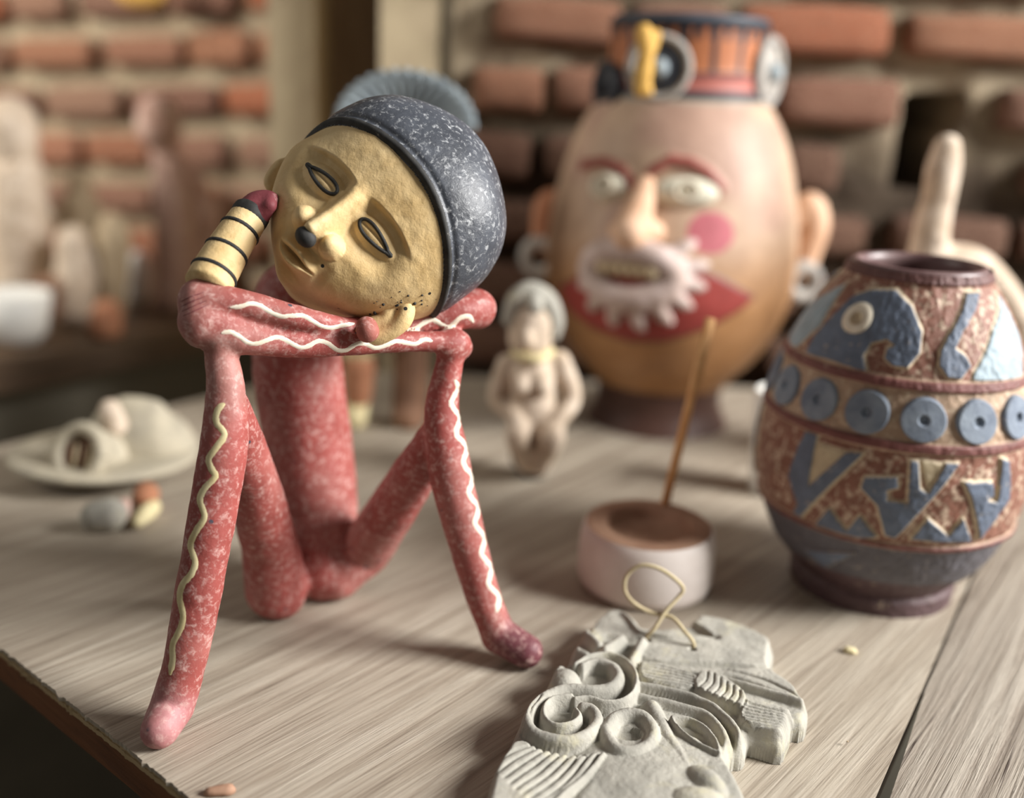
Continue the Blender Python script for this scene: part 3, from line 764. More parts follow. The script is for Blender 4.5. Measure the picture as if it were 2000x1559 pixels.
def vase_fields(TH, Z):
    U = TH * VS.R; Zr = Z
    def sd(polys):
        d = np.full(U.shape, 1e3)
        for pl in polys:
            lo, hi = pl.min(0) - 0.006, pl.max(0) + 0.006
            mk = (U > lo[0]) & (U < hi[0]) & (Zr > lo[1]) & (Zr < hi[1])
            if mk.any(): d[mk] = np.minimum(d[mk], poly_sd(U[mk], Zr[mk], pl))
        return d
    return sd(UB), sd(UP), sd(UC)
def bandm(Z, z0, hw): return sstep(hw - np.abs(Z - z0), -0.0006, 0.0006)
def vase_dr(TH, Z):
    b, p, c = VS.fields = vase_fields(TH, Z)
    d = 0.0022 * sstep(-b, -0.0006, 0.0006) + 0.0014 * sstep(-p, -0.0006, 0.0006) + 0.0008 * sstep(-c, -0.0005, 0.0005)
    for z0, hw in ((zb1, 0.0024), (zb2, 0.0024), (zb3, 0.0016)): d += 0.0020 * bandm(Z, z0, hw)
    d += 0.0018 * sstep(Z, zrim - 0.001, zrim + 0.001)
    q = np.stack([VS.x + VS.R * np.cos(TH).ravel(), VS.y + VS.R * np.sin(TH).ravel(), Z.ravel()], -1)
    return d + (0.0004 * vnoise(q, 350, 3) + 0.0003 * vnoise(q, 120, 4)).reshape(Z.shape)
V, Fc = VS.grid(1000, 360, vase_dr)
b, p, c = [f.ravel() for f in VS.fields]; Z = VS.ZZ.ravel()
q = np.stack([V[:, 0], V[:, 1], V[:, 2]], -1)
n1 = vnoise(q, 330, 11) + 0.8 * vnoise(q, 750, 12); n0 = sstep(n1, 0.1, 0.7)[:, None]
col = C3('8e6252') * (1 - n0) + C3('c8b09a') * n0
zn = (sstep(Z, zb2, zb2 + .003) * (1 - sstep(Z, zb1 - .003, zb1)))[:, None] * 0.6; col = col * (1 - zn) + C3('c8b296') * zn
def lay(mask, hx):
    global col
    mm_ = mask[:, None]; col = np.where(mm_, C3(hx), col)
edge = lambda f: (f > -0.0002) & (f < 0.0011)
lay(edge(b) | edge(p) | edge(c), 'd8c6a8'); lay(c < -0.0002, 'd2c2a2'); lay(b < -0.0002, '6b7688'); lay(p < 0, 'a0b2bc')
for z0, hw in ((zb1, 0.0026), (zb2, 0.0026), (zb3, 0.0018)):
    lay(np.abs(Z - z0) < hw + 0.0009, 'bfa48c'); lay(np.abs(Z - z0) < hw, '7d4f4a')
lay(Z > zrim, '6a4844'); lay((Z < zb3 - 0.0022) & (b > 0), '66646a'); lay(Z < zft, '5e4a4c')
stp = (np.floor(Z / 0.0034) % 2 < 1)
vase = thing('painted_vase', 'egg-shaped blue and rust carved clay vase at the right of the table', 'vase', (VS.x, VS.y, 0))
obj('vessel', V, Fc, M_paint2, vase, col)
rt_, zt_ = VS.r[-1], VS.z[-1]
prof = [(rt_, zt_ - 0.0005), (rt_ - 0.0008, zt_ + 0.0012), (rt_ - 0.003, zt_ + 0.0016), (rt_ - 0.0048, zt_ + 0.0004), (rt_ - 0.0055, zt_ - 0.004), (rt_ + 0.004, zt_ - 0.03), (0.060, zt_ - 0.08), (0.05, 0.03), (0.0005, 0.02)]
V, Fc = lathe(prof, (VS.x, VS.y, 0), 64); obj('rim', V, Fc, clay('maroon_slip', '5e4444', '76605e', 60, 0.4, 200, 0.2, 0.0006, spec=0.5), vase)
V, Fc = lathe([(0.0005, 0.0002), (VS.r[0], 0.0)], (VS.x, VS.y, 0), 64); obj('base', V, Fc, M_dark, vase)
ds = [VS.hit(*v2([q])[0]) for q in ((490, 707), (705, 742), (915, 742))]
dth = (ds[2][0] - ds[0][0]) / 2; zc_ = np.mean([d[1] for d in ds]); nd = int(round(2 * np.pi / dth)); dth = 2 * np.pi / nd
M_disc = clay('blue_slip', '687282', '8a94a0', 70, 0.6, 300, 0.5, 0.001, wear='b4b0a8', wearscale=120, wearpos=(0.6, 0.75))
rd = 0.0118
for k in range(nd):
    a = ds[1][0] + k * dth; rr = VS.rad(zc_)
    V = []; nr = 28
    for r_, l_ in ((rd + 0.0004, -0.001), (rd, 0.0020), (rd - 0.0008, 0.0026), (0.0034, 0.0026), (0.0026, 0.0018), (0.0022, 0.0002)):
        for t in np.linspace(0, 2 * np.pi, nr, endpoint=False):
            V.append(VS.point(a + r_ * math.cos(t) / rr, zc_ + r_ * math.sin(t), l_))
    Fc = grid_faces(nr, 6, wrap_u=True).tolist(); Fc.append(list(range(5 * nr, 6 * nr)))
    o = obj('raised_disc', V, Fc, M_disc, vase, smooth=False)
for a0, z0 in [VS.hit(*v2([(450, 328)])[0])]:
    for rr_, mt in ((0.0088, M_cream), (0.004, M_beige)):
        V = []
        for r_, l_ in ((rr_, 0.0005), (rr_ - 0.0006, 0.0034 + (0.0008 if rr_ < 0.005 else 0)), (rr_ * 0.55, 0.0036 + (0.0008 if rr_ < 0.005 else 0)), (rr_ * 0.3, 0.0026 + (0.0008 if rr_ < 0.005 else 0))):
            for t in np.linspace(0, 2 * np.pi, 28, endpoint=False): V.append(VS.point(a0 + r_ * math.cos(t) / VS.rad(z0), z0 + r_ * math.sin(t), l_))
        Fc = grid_faces(28, 4, wrap_u=True).tolist(); Fc.append(list(range(84, 112))); obj('bird_eye', V, Fc, mt, vase)

# ---- the big head jar
hr_ = [(36,149),(60,153),(120,151),(180,156),(192,162),(204,170),(250,196),(300,214),(360,228),(420,237),(480,241),(540,238),(590,226),(640,204),(680,178),(712,148),(735,128),(755,119),(775,119),(795,126),(815,136)]
HD = Turned(hr_, 0.93, (1310, 480))
def hz_(py): return HD.hit(1300, py)[1]
z_hat = np.interp(192, [r[0] for r in hr_], HD.z[::-1]); z_rim = HD.z[-1]; z_neck = np.interp(735, [r[0] for r in hr_], HD.z[::-1])
lip = HD.uv([(1095,560),(1130,545),(1200,470),(1300,480),(1345,520),(1400,540),(1470,580),(1450,600),(1380,640),(1300,665),(1230,665),(1160,640),(1110,600)])
chk = HD.uv([(1388 + 46 * math.cos(t), 455 + 42 * math.sin(t)) for t in np.linspace(0, 6.28, 24)])
brow = [HD.uv([(1270,335),(1310,312),(1350,318),(1385,338),(1408,365)]), HD.uv([(1140,322),(1180,315),(1215,330),(1238,365)])]
rng2 = np.random.default_rng(3)
def hd_dr(TH, Z):
    U = TH * HD.R; d = np.zeros_like(Z)
    d += 0.0018 * sstep(-poly_sd(U, Z, lip), -0.0015, 0.0015)
    for bq in brow: d += 0.004 * np.exp(-(line_d(U, Z, bq) / 0.004) ** 2)
    for (px, py, rx) in ((1340, 375, .028), (1185, 366, .022)):
        a, z0 = HD.hit(px, py); d -= 0.005 * np.exp(-(((U - a * HD.R) / rx) ** 2 + ((Z - z0) / 0.016) ** 2))
    a, z0 = HD.hit(1240, 560); d += 0.010 * np.exp(-(((U - a * HD.R) / .05) ** 2 + ((Z - z0) / 0.035) ** 2))
    for zz in (z_hat + 0.004, z_hat + 0.019, z_rim - 0.006): d += 0.0022 * np.exp(-((Z - zz) / 0.0025) ** 2)
    return d
V, Fc = HD.grid(420, 300, hd_dr)
TH, Z = HD.TH.ravel(), HD.ZZ.ravel(); U = TH * HD.R
n1 = vnoise(V, 30, 21) * 0.5 + 0.5; n2 = vnoise(V, 90, 22) * 0.5 + 0.5
t_ = np.clip(sstep(Z, hz_(620), hz_(420)) + 0.25 * (n1 - 0.5), 0, 1)[:, None]
col = C3('a87c52') * (1 - t_) + C3('c2a68e') * t_
pk = (sstep(n1, 0.5, 0.8) * sstep(Z, hz_(560), hz_(380)))[:, None] * 0.6; col = col * (1 - pk) + C3('ac887c') * pk
sdl = poly_sd(U, Z, lip)
lay(sdl < 0.0015, '5a332c'); lay(sdl < -0.0012, '963f3a')
lay(poly_sd(U, Z, chk) < 0, 'bc6a72')
for bq in brow: lay(line_d(U, Z, bq) < 0.0042, '97524a')
lay(Z < z_neck, '553c34')
lay(Z > z_hat - 0.004, 'a89c8c'); lay(Z > z_hat, '3a3a40'); lay(Z > z_hat + 0.007, 'b0695e'); lay(Z > z_hat + 0.019, '35343a')
lay(Z > z_hat + 0.022, 'b06e48')
hb = (Z > z_hat + 0.022)
lay(hb & (np.sin(TH * 17) > 0.80), '2c2d34'); lay(hb & (Z > z_rim - 0.010 - 0.008 * (np.sin(TH * 34) > 0)), '2c2d34'); lay(Z > z_rim - 0.004, '4e535c')
jar = thing('head_jar', 'large painted clay head jar with white eyes, red mouth patch and banded hat', 'jar', (HD.x, HD.y, 0))
obj('head', V, Fc, M_paint, jar, col)
r1 = HD.r[-1]
V, Fc = lathe([(r1, z_rim), (r1 - 0.003, z_rim + 0.001), (r1 - 0.007, z_rim - 0.002), (r1 - 0.008, z_rim - 0.05), (0.001, z_rim - 0.055)], (HD.x, HD.y, 0), 48); obj('hat_rim', V, Fc, M_char, jar)
V, Fc = lathe([(0.0005, 0.0002), (HD.r[0], 0.0)], (HD.x, HD.y, 0), 48); obj('base', V, Fc, M_dark, jar)
M_skin = clay('skin_slip', 'c49c7e', 'd8b498', 40, 0.6, 200, 0.3, 0.001)
M_eye = clay('eye_white', 'c8c4b0', 'dcd8c6', 40, 0.5, 200, 0.3, 0.001)
def hpt(px, py, lift=0.0):
    a, z0 = HD.hit(px, py); return HD.point(a, z0, lift), HD.normal(a, z0)
def hframe(px, py):
    p, n = hpt(px, py); a = math.atan2(n[1], n[0]); t = np.array([-math.sin(a), math.cos(a), 0]); return p, t, np.cross(n, t), n
s1_ = 0.930 * 0.955 / FPX + 0.03 / FPX                   # metres per picture unit there
rows = []
for x, y, l, r in ((1252, 352, 0.000, 16), (1250, 385, 0.010, 22), (1244, 420, 0.020, 28), (1238, 448, 0.028, 32)):
    p, n = hpt(x + 8, y, l - 0.006); rows.append([*p, r * s1_])
nn_ = [chain(rows, 3)]
for dx in (-30, 34):
    p, n = hpt(1244 + dx, 452, 0.004); nn_.append(chain([[*p, 20 * s1_], [*(rows[-1][:3]), 18 * s1_]], 2))
V, Fc = skin(nn_, 0.0028, 0.006); obj('nose', V, Fc, M_skin, jar)
for px, py, rx in ((1340, 375, 58), (1187, 364, 42)):
    p, t, u, n = hframe(px, py)
    V, Fc = ball((0, 0, 0), (1, 1, 1), 28, 16); V = p - n * 0.004 + s1_ * (V[:, :1] * rx * t + V[:, 1:2] * 27 * u) + V[:, 2:] * 0.011 * n
    e = obj('eye', V, Fc, M_eye, jar)
    for rr in (20, 9):
        tq = np.linspace(0, 2 * np.pi, 24); P_ = [p + n * 0.0066 + s1_ * rr * (math.cos(k) * t + 0.8 * math.sin(k) * u) for k in tq]
        V, Fc = tube(P_, 2.6 * s1_, 6, cap=False); obj('eye_ring', V, Fc, M_cream if rr > 10 else M_beige, e)
p, t, u, n = hframe(1236, 530)
mouth = []
def mp(a, b, l): return p + s1_ * (a * t + b * u) + n * l
ringp = [[*mp(76 * math.cos(k), 44 * math.sin(k), 0.015 - 0.010 * math.cos(k) ** 2), 23 * s1_] for k in np.linspace(0, 2 * np.pi, 17)]
mouth.append(chain(ringp, 1))
for ang, L in ((-150, 36), (-125, 48), (-102, 52), (-80, 54), (-58, 52), (-36, 48), (-12, 46), (14, 44), (40, 46)):
    k = R(ang); a0, b0 = 80 * math.cos(k), 46 * math.sin(k)
    d_ = arr(math.cos(k), math.sin(k) * 0.9); d_ /= np.linalg.norm(d_)
    mouth.append(chain([[*mp(a0, b0, 0.012 - 0.012 * math.cos(k) ** 2), 17 * s1_], [*mp(a0 + d_[0] * L * 0.7, b0 + d_[1] * L * 0.75, 0.006 - 0.016 * math.cos(k) ** 2), 14 * s1_], [*mp(a0 + d_[0] * L, b0 + d_[1] * L, 0.002 - 0.018 * math.cos(k) ** 2), 9 * s1_]], 1))
V, Fc = skin(mouth, 0.0026, 0.004); obj('mouth_ring', V, Fc, clay('white_mouth', 'a8948a', 'c4b2ac', 60, 0.6, 250, 0.4, 0.001), jar)
V, Fc = ball((0, 0, 0), (1, 1, 1), 24, 12); V = p + s1_ * (V[:, :1] * 66 * t + V[:, 1:2] * 30 * u) + V[:, 2:] * 0.008 * n; obj('mouth_hollow', V, Fc, M_dark, jar)
for k in range(6):
    a = -46 + k * 18.5
    V, Fc = ball((0, 0, 0), (1, 1, 1), 10, 8); V = mp(a, 10, 0.014) + s1_ * (V[:, :1] * 10 * t + V[:, 1:2] * 16 * u) + V[:, 2:] * 0.006 * n; obj('tooth', V, Fc, M_tooth, jar)
def fl(rows):                                    # rows px,py,depth shift,r
    return chain([[*at(x, y, 0.93 + d), wr(at(x, y, 0.93 + d), r)] for x, y, d, r in rows], 3)
for s_, rows, plug in ((1, [(1548, 430, .0, 22), (1580, 405, .002, 30), (1590, 440, .002, 30), (1578, 490, .0, 26), (1566, 530, -.002, 24)], (1567, 550)), (-1, [(1090, 390, .03, 22), (1070, 400, .03, 26), (1062, 440, .03, 24), (1060, 480, .03, 22)], (1056, 502))):
    V, Fc = skin([fl(rows)], 0.003, 0.004); e = obj('ear', V, Fc, M_terra if s_ < 0 else M_skin, jar)
    dpt = -.012 if s_ > 0 else .022
    pp = at(*plug, 0.93 + dpt); fn_ = np.array([0.25 * s_, -0.97, 0]); tx = np.array([0.97, 0.25 * s_, 0]); uz = np.array([0, 0, 1.0])
    P_ = [pp + wr(pp, 29) * (math.cos(k) * tx + math.sin(k) * uz) for k in np.linspace(0, 2 * np.pi, 28)]
    V, Fc = tube(P_, wr(pp, 14), 10, cap=False); obj('ear_plug', V, Fc, M_greyring, e)
    V, Fc = ball(pp + arr(0, 0.006, 0), (wr(pp, 26), 0.004, wr(pp, 26)), 16, 8); obj('plug_hollow', V, Fc, M_dark, e)
def disc(px, py, nrm, rad, mats, dep):
    nrm = np.array(nrm, float); nrm /= np.linalg.norm(nrm); pp = at(px, py, dep); tx = np.cross([0, 0, 1.0], nrm); tx /= np.linalg.norm(tx); uz = np.cross(nrm, tx)
    rr = wr(pp, rad)
    P_ = [pp + rr * 0.86 * (math.cos(k) * tx + math.sin(k) * uz) for k in np.linspace(0, 2 * np.pi, 32)]
    V, Fc = tube(P_, rr * 0.14, 10, cap=False); o = obj('disc_ring', V, Fc, mats[0], jar)
    V, Fc = ball((0, 0, 0), (1, 1, 1), 24, 10); V = pp - nrm * 0.002 + rr * 0.84 * (V[:, :1] * tx + V[:, 1:2] * uz) + V[:, 2:] * 0.005 * nrm; obj('disc_face', V, Fc, mats[1], o)
    V, Fc = ball((0, 0, 0), (1, 1, 1), 16, 10); V = pp + rr * 0.3 * (V[:, :1] * tx + V[:, 1:2] * uz) + V[:, 2:] * 0.012 * nrm; obj('disc_boss', V, Fc, mats[2], o)
disc(1287, 132, (-0.12, -1, 0.0), 66, (M_greyring, M_char, M_blue), 0.845)
disc(1502, 142, (0.85, -0.55, 0), 70, (M_greyring, M_greyring, M_blue), 0.905)
disc(1184, 172, (-0.9, -0.4, 0), 52, (M_char, M_char, M_char), 0.905)
yf = lambda rows: chain([[*at(x, y, .832), wr(at(x, y, .832), r)] for x, y, r in rows], 3)
V, Fc = skin([yf([(1258, 62, 16), (1260, 80, 17), (1262, 110, 14), (1258, 140, 17), (1254, 160, 15), (1250, 178, 12)]), yf([(1262, 110, 12), (1276, 88, 10), (1283, 66, 9)]), yf([(1256, 160, 12), (1266, 178, 10)])], 0.0022, 0.003); obj('applied_figure', V, Fc, M_yellow, jar)

# ---- carved plaque lying at the front
r4 = lambda L: [(940 + x / 2.857, 1100 + y / 2.857) for x, y in L]
ZP = 0.014
def g4(L, z=ZP): return np.array([atz(x, y, z)[:2] for x, y in r4(L)])
outl = g4([(-40,1440),(10,1311),(60,1130),(130,1020),(200,870),(240,790),(330,690),(400,590),(480,520),(510,440),(560,380),(600,340),(650,285),(760,262),(860,300),(930,330),(1150,320),(1200,285),(1300,290),(1450,330),(1600,400),(1640,450),(1630,570),(1760,670),(1800,730),(1835,770),(1815,860),(1742,865),(1735,900),(1690,985),(1600,970),(1500,945),(1478,1010),(1400,1030),(1395,1110),(1440,1190),(1500,1290),(1540,1420),(1480,1560),(1200,1640),(500,1640),(60,1600)])
lo, hi = outl.min(0) - 0.003, outl.max(0) + 0.003; hs = 0.0006
gx, gy = np.arange(lo[0], hi[0], hs), np.arange(lo[1], hi[1], hs); GX, GY = np.meshgrid(gx, gy)
inside = -poly_sd(GX, GY, catmull(np.vstack([outl, outl[:1]]), 3))
HF = np.zeros_like(GX)
def near(P, wd):
    P = np.asarray(P); l, u = P.min(0) - wd, P.max(0) + wd
    i0, i1 = np.searchsorted(gx, [l[0], u[0]]); j0, j1 = np.searchsorted(gy, [l[1], u[1]]); return (slice(j0, j1), slice(i0, i1))
def curve_d(L, wd, sm=4, closed=False):
    P = g4(L) if not isinstance(L, np.ndarray) else L
    if closed: P = np.vstack([P, P[:1]])
    C = catmull(P, sm); s = near(C, wd); return s, line_d(GX[s], GY[s], C)
U4 = 0.26e-3 / 2.857 * 1.02                           # metres per crop unit
def ridge(L, wd, h, base=None, pw=0.5, sm=4, closed=False):    # raised rounded strap
    wd = wd * U4; s, d = curve_d(L, wd * 1.2, sm, closed)
    HF[s] = np.maximum(HF[s], h * np.clip(1 - (d / (wd * 0.5)) ** 2, 0, 1) ** pw)
def groove(L, wd, h, sm=4, closed=False):
    wd = wd * U4; s, d = curve_d(L, wd * 2, sm, closed); HF[s] -= h * np.exp(-(d / (wd * 0.5)) ** 2)
def area_h(L, h, soft=0.0015):
    P = g4(L); P = catmull(np.vstack([P, P[:1]]), 3); s = near(P, 0.004); f = sstep(-poly_sd(GX[s], GY[s], P), -soft, soft); HF[s] = np.maximum(HF[s], h * f)
def dome(c, rx, ry, h, mode='max', pw=0.6, rot=0.0):
    q = g4([c])[0]; dx, dy = GX - q[0], GY - q[1]; a = dx * math.cos(rot) + dy * math.sin(rot); b = -dx * math.sin(rot) + dy * math.cos(rot)
    f = h * np.clip(1 - (a / rx) ** 2 - (b / ry) ** 2, 0, 1) ** pw
    if mode == 'max': np.maximum(HF, f, out=HF)
    else: HF[...] += f
mmm = 1e-3
# cheek and brow mass
dome((1030, 1190), 42 * mmm, 48 * mmm, 5.5 * mmm, pw=0.8)
area_h([(700,1060),(900,1060),(1000,1110),(1100,1200),(1150,1311),(1200,1600),(420,1600),(560,1250)], 3 * mmm, 0.004)
# upper headdress panels
area_h([(1170,330),(1210,295),(1300,300),(1450,340),(1590,405),(1625,460),(1610,575),(1300,560),(900,540),(930,420),(1100,430),(1300,425)], 3.6 * mmm)
area_h([(640,300),(760,280),(850,310),(900,400),(850,420),(700,400),(600,420)], 3.0 * mmm)
area_h([(880,550),(1300,590),(1640,590),(1760,690),(1800,745),(1820,790),(1740,770),(1400,640),(900,590)], 3.4 * mmm)
groove([(900,548),(1300,590),(1560,650),(1780,752)], 16, 2.2 * mmm)
ridge([(890,585),(1250,625),(1500,690),(1790,775)], 40, 4.4 * mmm)
ridge([(690,285),(780,290),(830,330),(880,390),(960,410),(1100,430),(1290,425)], 44, 5.0 * mmm)
groove([(1165,340),(1190,385),(1240,412),(1310,418)], 40, 3.5 * mmm)
for L in ([(575,400),(655,475)], [(505,490),(585,535)], [(690,500),(785,440)], [(835,575),(900,455)]):
    ridge(L, 78, 6.5 * mmm, pw=0.6)
# striated feather strips and comb
area_h([(880,570),(1000,580),(1190,640),(1200,680),(1160,715),(1000,690),(890,650)], 5.2 * mmm, 0.0008)
for k in range(6): groove([(885, 585 + k * 14), (1000, 598 + k * 17), (1180, 645 + k * 14)], 9, 2.2 * mmm)
area_h([(1215,630),(1300,630),(1440,720),(1490,790),(1470,830),(1380,800),(1190,715)], 6.0 * mmm, 0.0008)
for k in range(7):
    x = 1245 + k * 36; y = 640 + k * 21; groove([(x + 14, y - 14), (x + 8, y + 40), (x - 45, y + 92)], 9, 1.5 * mmm)
area_h([(1490,790),(1600,800),(1725,840),(1750,880),(1690,960),(1500,920),(1440,850)], 5.0 * mmm, 0.0008)
for k in range(7): groove([(1470 - k * 2, 800 + k * 18), (1590, 830 + k * 17), (1738 - k * 6, 862 + k * 14)], 10, 2.2 * mmm)
# brow straps
ridge([(890,690),(1020,715),(1170,755),(1290,810),(1390,900),(1445,985),(1440,1060)], 52, 5.4 * mmm)
ridge([(880,740),(960,760),(1120,800),(1250,840),(1330,920),(1370,1010),(1370,1080)], 60, 4.2 * mmm, pw=0.8)
# eye
ridge([(1060,895),(1160,900),(1250,950),(1305,1020),(1325,1090)], 34, 6.6 * mmm)
ridge([(1065,905),(1120,970),(1200,1030),(1315,1085)], 30, 6.4 * mmm)
groove([(1100,920),(1180,955),(1260,1010),(1300,1055)], 34, 1.8 * mmm)
ridge([(950,800),(1000,900),(1050,990),(1110,1080),(1150,1160)], 120, 5.4 * mmm, pw=1.0)
# scroll
dome((470, 665), 8.5 * mmm, 10 * mmm, 8.5 * mmm); dome((420, 620), 7 * mmm, 8 * mmm, 6.5 * mmm)
ridge([(520,608),(590,565),(700,548),(800,580),(860,660),(850,750),(790,805),(690,815),(600,795),(520,800)], 40, 8.0 * mmm)
ridge([(565,612),(640,585),(730,610),(765,670),(720,725),(620,740),(480,735),(370,770),(285,840),(255,910),(290,975),(390,1015),(500,1020),(600,980),(645,910),(615,850),(565,838)], 74, 8.2 * mmm, pw=0.35)
ridge([(500,790),(400,800),(350,850),(355,915),(420,955),(500,945),(545,900),(525,865)], 46, 8.6 * mmm)
groove([(330,790),(270,880),(320,960),(420,985),(520,975),(580,920)], 12, 1.2 * mmm)
ridge([(690,960),(740,890),(820,862),(910,885),(960,960),(930,1040),(830,1075),(740,1050)], 84, 7.4 * mmm, pw=0.4, closed=True)
for c, rx, ry in (((640, 648), 6.3, 8.2), ((462, 890), 5.2, 4.6), ((826, 962), 6.2, 6.2)):
    q = g4([c])[0]; f = sstep(1 - ((GX - q[0]) / (rx * mmm)) ** 2 - ((GY - q[1]) / (ry * mmm)) ** 2, -0.05, 0.22); HF[...] = HF * (1 - f) - 0.0105 * f
# hair lines lower left
area_h([(20,1250),(120,1050),(230,1000),(330,1050),(560,1090),(660,1060),(640,1120),(560,1220),(400,1330),(330,1420),(-20,1420)], 4.5 * mmm)
for k in range(9):
    t = k / 8
    a = arr(60, 1150) * (1 - t) + arr(330, 1400) * t; bq = arr(290, 1030) * (1 - t) + arr(655, 1080) * t; mq = (a + bq) / 2 + arr(-6, -18) + arr(30, 40) * t
    groove([tuple(a), tuple(mq), tuple(bq)], 13, 2.4 * mmm)
ridge([(330,1430),(450,1310),(570,1215),(680,1085)], 40, 5.2 * mmm)
# nose and lips near the bottom edge
dome((1250, 1235), 8 * mmm, 13 * mmm, 9 * mmm, rot=R(35)); dome((1330, 1180), 18 * mmm, 22 * mmm, 5 * mmm, pw=0.9); dome((1200, 1330), 14 * mmm, 9 * mmm, 8 * mmm)
# two cord holes
for c in ((925, 440), (1178, 490)):
    q = g4([c])[0]; f = sstep(0.0019 - np.hypot(GX - q[0], GY - q[1]), -0.0004, 0.0004); HF[...] = HF * (1 - f) - 0.006 * f
er = np.clip(inside / 0.005, 0, 1); shape = np.sqrt(np.clip(1 - (1 - er) ** 2, 0, 1))
q = np.stack([GX.ravel(), GY.ravel(), 0 * GX.ravel()], -1)
HF = HF + (0.0003 * vnoise(q, 160, 31) + 0.00012 * vnoise(q, 700, 32)).reshape(GX.shape)
TOP = np.where(inside > 0, 0.0035 + (0.0115 - 0.0035 + HF * sstep(inside, 0, 0.004)) * shape, 0.0)
nyy, nxx = GX.shape
keep = (inside > -0.0001).ravel()
V1 = np.stack([GX, GY, TOP], -1).reshape(-1, 3); V0 = np.stack([GX, GY, 0 * GX + 0.0002], -1).reshape(-1, 3)
Fg = grid_faces(nxx, nyy); Fg = Fg[keep[Fg].all(1)]
used = np.zeros(len(V1), bool); used[Fg.ravel()] = True
ec = np.concatenate([Fg[:, [0, 1]], Fg[:, [1, 2]], Fg[:, [2, 3]], Fg[:, [3, 0]]]); key = np.sort(ec, 1)[:, 0] * len(V1) + np.sort(ec, 1)[:, 1]
uq, ind, ct = np.unique(key, return_index=True, return_counts=True); be = ec[ind[ct == 1]]
mp_ = -np.ones(len(V1), int); ui = np.where(used)[0]; mp_[ui] = np.arange(len(ui)); bu = np.unique(be); mb = -np.ones(len(V1), int); mb[bu] = len(ui) + np.arange(len(bu))
Vp = np.vstack([V1[ui], V0[bu]])
Fp = np.vstack([mp_[Fg], np.stack([mp_[be[:, 1]], mp_[be[:, 0]], mb[be[:, 0]], mb[be[:, 1]]], -1)])
pc0 = g4([(900, 800)])[0]
plaque = thing('carved_plaque', 'grey carved clay relief plaque of a scrolled face lying at the table front', 'plaque', (pc0[0], pc0[1], 0))
obj('relief', Vp, Fp, M_stone, plaque)
# twine loop through the plaque
h1, h2 = atz(*r4([(925, 440)])[0], 0.012), atz(*r4([(1178, 490)])[0], 0.012); yh = h1[1]
tw = [h1, h1 + arr(0, 0, 0.004)] + [at(x, y, yh + d) for x, y, d in ((1278, 1228, .000), (1300, 1194, .004), (1326, 1165, .008), (1334, 1150, .009), (1318, 1131, .010), (1285, 1110, .012), (1250, 1105, .014), (1224, 1125, .014), (1221, 1155, .012), (1240, 1180, .008), (1275, 1198, .006), (1312, 1206, .002), (1336, 1232, -.004))] + [h2 + arr(0, 0, 0.005), h2]
V, Fc = tube(catmull(tw, 6), 0.00115, 8); obj('twine_loop', V, Fc, M_twine, plaque)

# ---- incense pot and stick
pg = atz(1257, 1138, 0); PY = pg[1]
pm = lambda r: wr(at(1257, 1080, PY), r)
ztop = at(1259, 1021, PY)[2]
pot = thing('incense_pot', 'small round whitish clay pot with a brown recessed top beside the plaque', 'pot', (pg[0], PY, 0))
r_ = pm(132)
V, Fc = lathe([(0.001, 0.0001), (r_ * .86, 0.0001), (r_ * .95, 0.002), (r_, 0.008), (r_ * 1.0, ztop * .55), (r_ * .985, ztop * .8), (r_ * .955, ztop * .93), (r_ * .91, ztop * .985)], (pg[0], PY, 0), 72); obj('pot_body', V, Fc, M_white, pot)
V, Fc = lathe([(r_ * .915, ztop * .982), (r_ * .86, ztop), (r_ * .66, ztop), (r_ * .61, ztop - 0.001), (r_ * .59, ztop - 0.006), (r_ * .57, ztop - 0.0075), (0.0005, ztop - 0.0078)], (pg[0], PY, 0), 72); obj('pot_top', V, Fc, M_ring, pot)
sb_ = at(1298, 978, PY + r_ * .74); sb_[2] = ztop - 0.004; st_ = at(1388, 622, PY + r_ * .74 + 0.01)
V, Fc = tube([sb_, sb_ * .5 + st_ * .5, st_], [0.0030, 0.0030, 0.0034], 12)
tag(obj('incense_stick', V, Fc, M_stick, origin=sb_), 'thin tan wooden stick leaning up out of the whitish pot', 'stick')

# ---- small standing clay woman
fy = atz(1042, 928, 0)[1]
K = lambda rows, y=fy, n=3: chain([[*at(x, yy_, y + d), wr(at(x, yy_, y + d), r)] for x, yy_, d, r in rows], n)
lady = thing('clay_woman', 'small pale clay squatting woman with hands on knees in front of the head jar', 'figurine', (at(1042, 900, fy)[0], fy, 0))
parts = [K([(1036, 660, 0, 44), (1040, 625, 0, 46), (1036, 600, .002, 36)]), K([(1038, 690, 0, 26), (1040, 720, 0, 44), (1040, 760, 0, 46), (1038, 800, 0, 52), (1040, 830, .002, 46)]),
 K([(992, 712, 0, 22), (975, 750, -.002, 19), (972, 785, -.006, 17), (1000, 805, -.016, 16), (1012, 828, -.022, 15)]), K([(1092, 705, 0, 22), (1112, 750, -.002, 20), (1116, 785, -.006, 18), (1095, 815, -.016, 17), (1078, 838, -.022, 16)]),
 K([(1022, 832, -.006, 28), (1010, 850, -.024, 24), (1020, 880, -.014, 24), (1030, 905, -.010, 20)]), K([(1060, 835, -.006, 28), (1078, 852, -.024, 26), (1064, 885, -.014, 24), (1055, 910, -.010, 20)]),
 K([(1018, 745, -.016, 17), (1018, 756, -.018, 18)]), K([(1058, 745, -.016, 17), (1058, 756, -.018, 18)]), K([(1030, 655, -.018, 12), (1030, 668, -.022, 13)])]
fz = [K([(1040, 905, 0, 32), (1042, 916, 0, 30)])]
V, Fc = skin(parts, 0.0024, 0.004); V[:, 2] = np.maximum(V[:, 2], 0.001); obj('body', V, Fc, M_pale, lady)
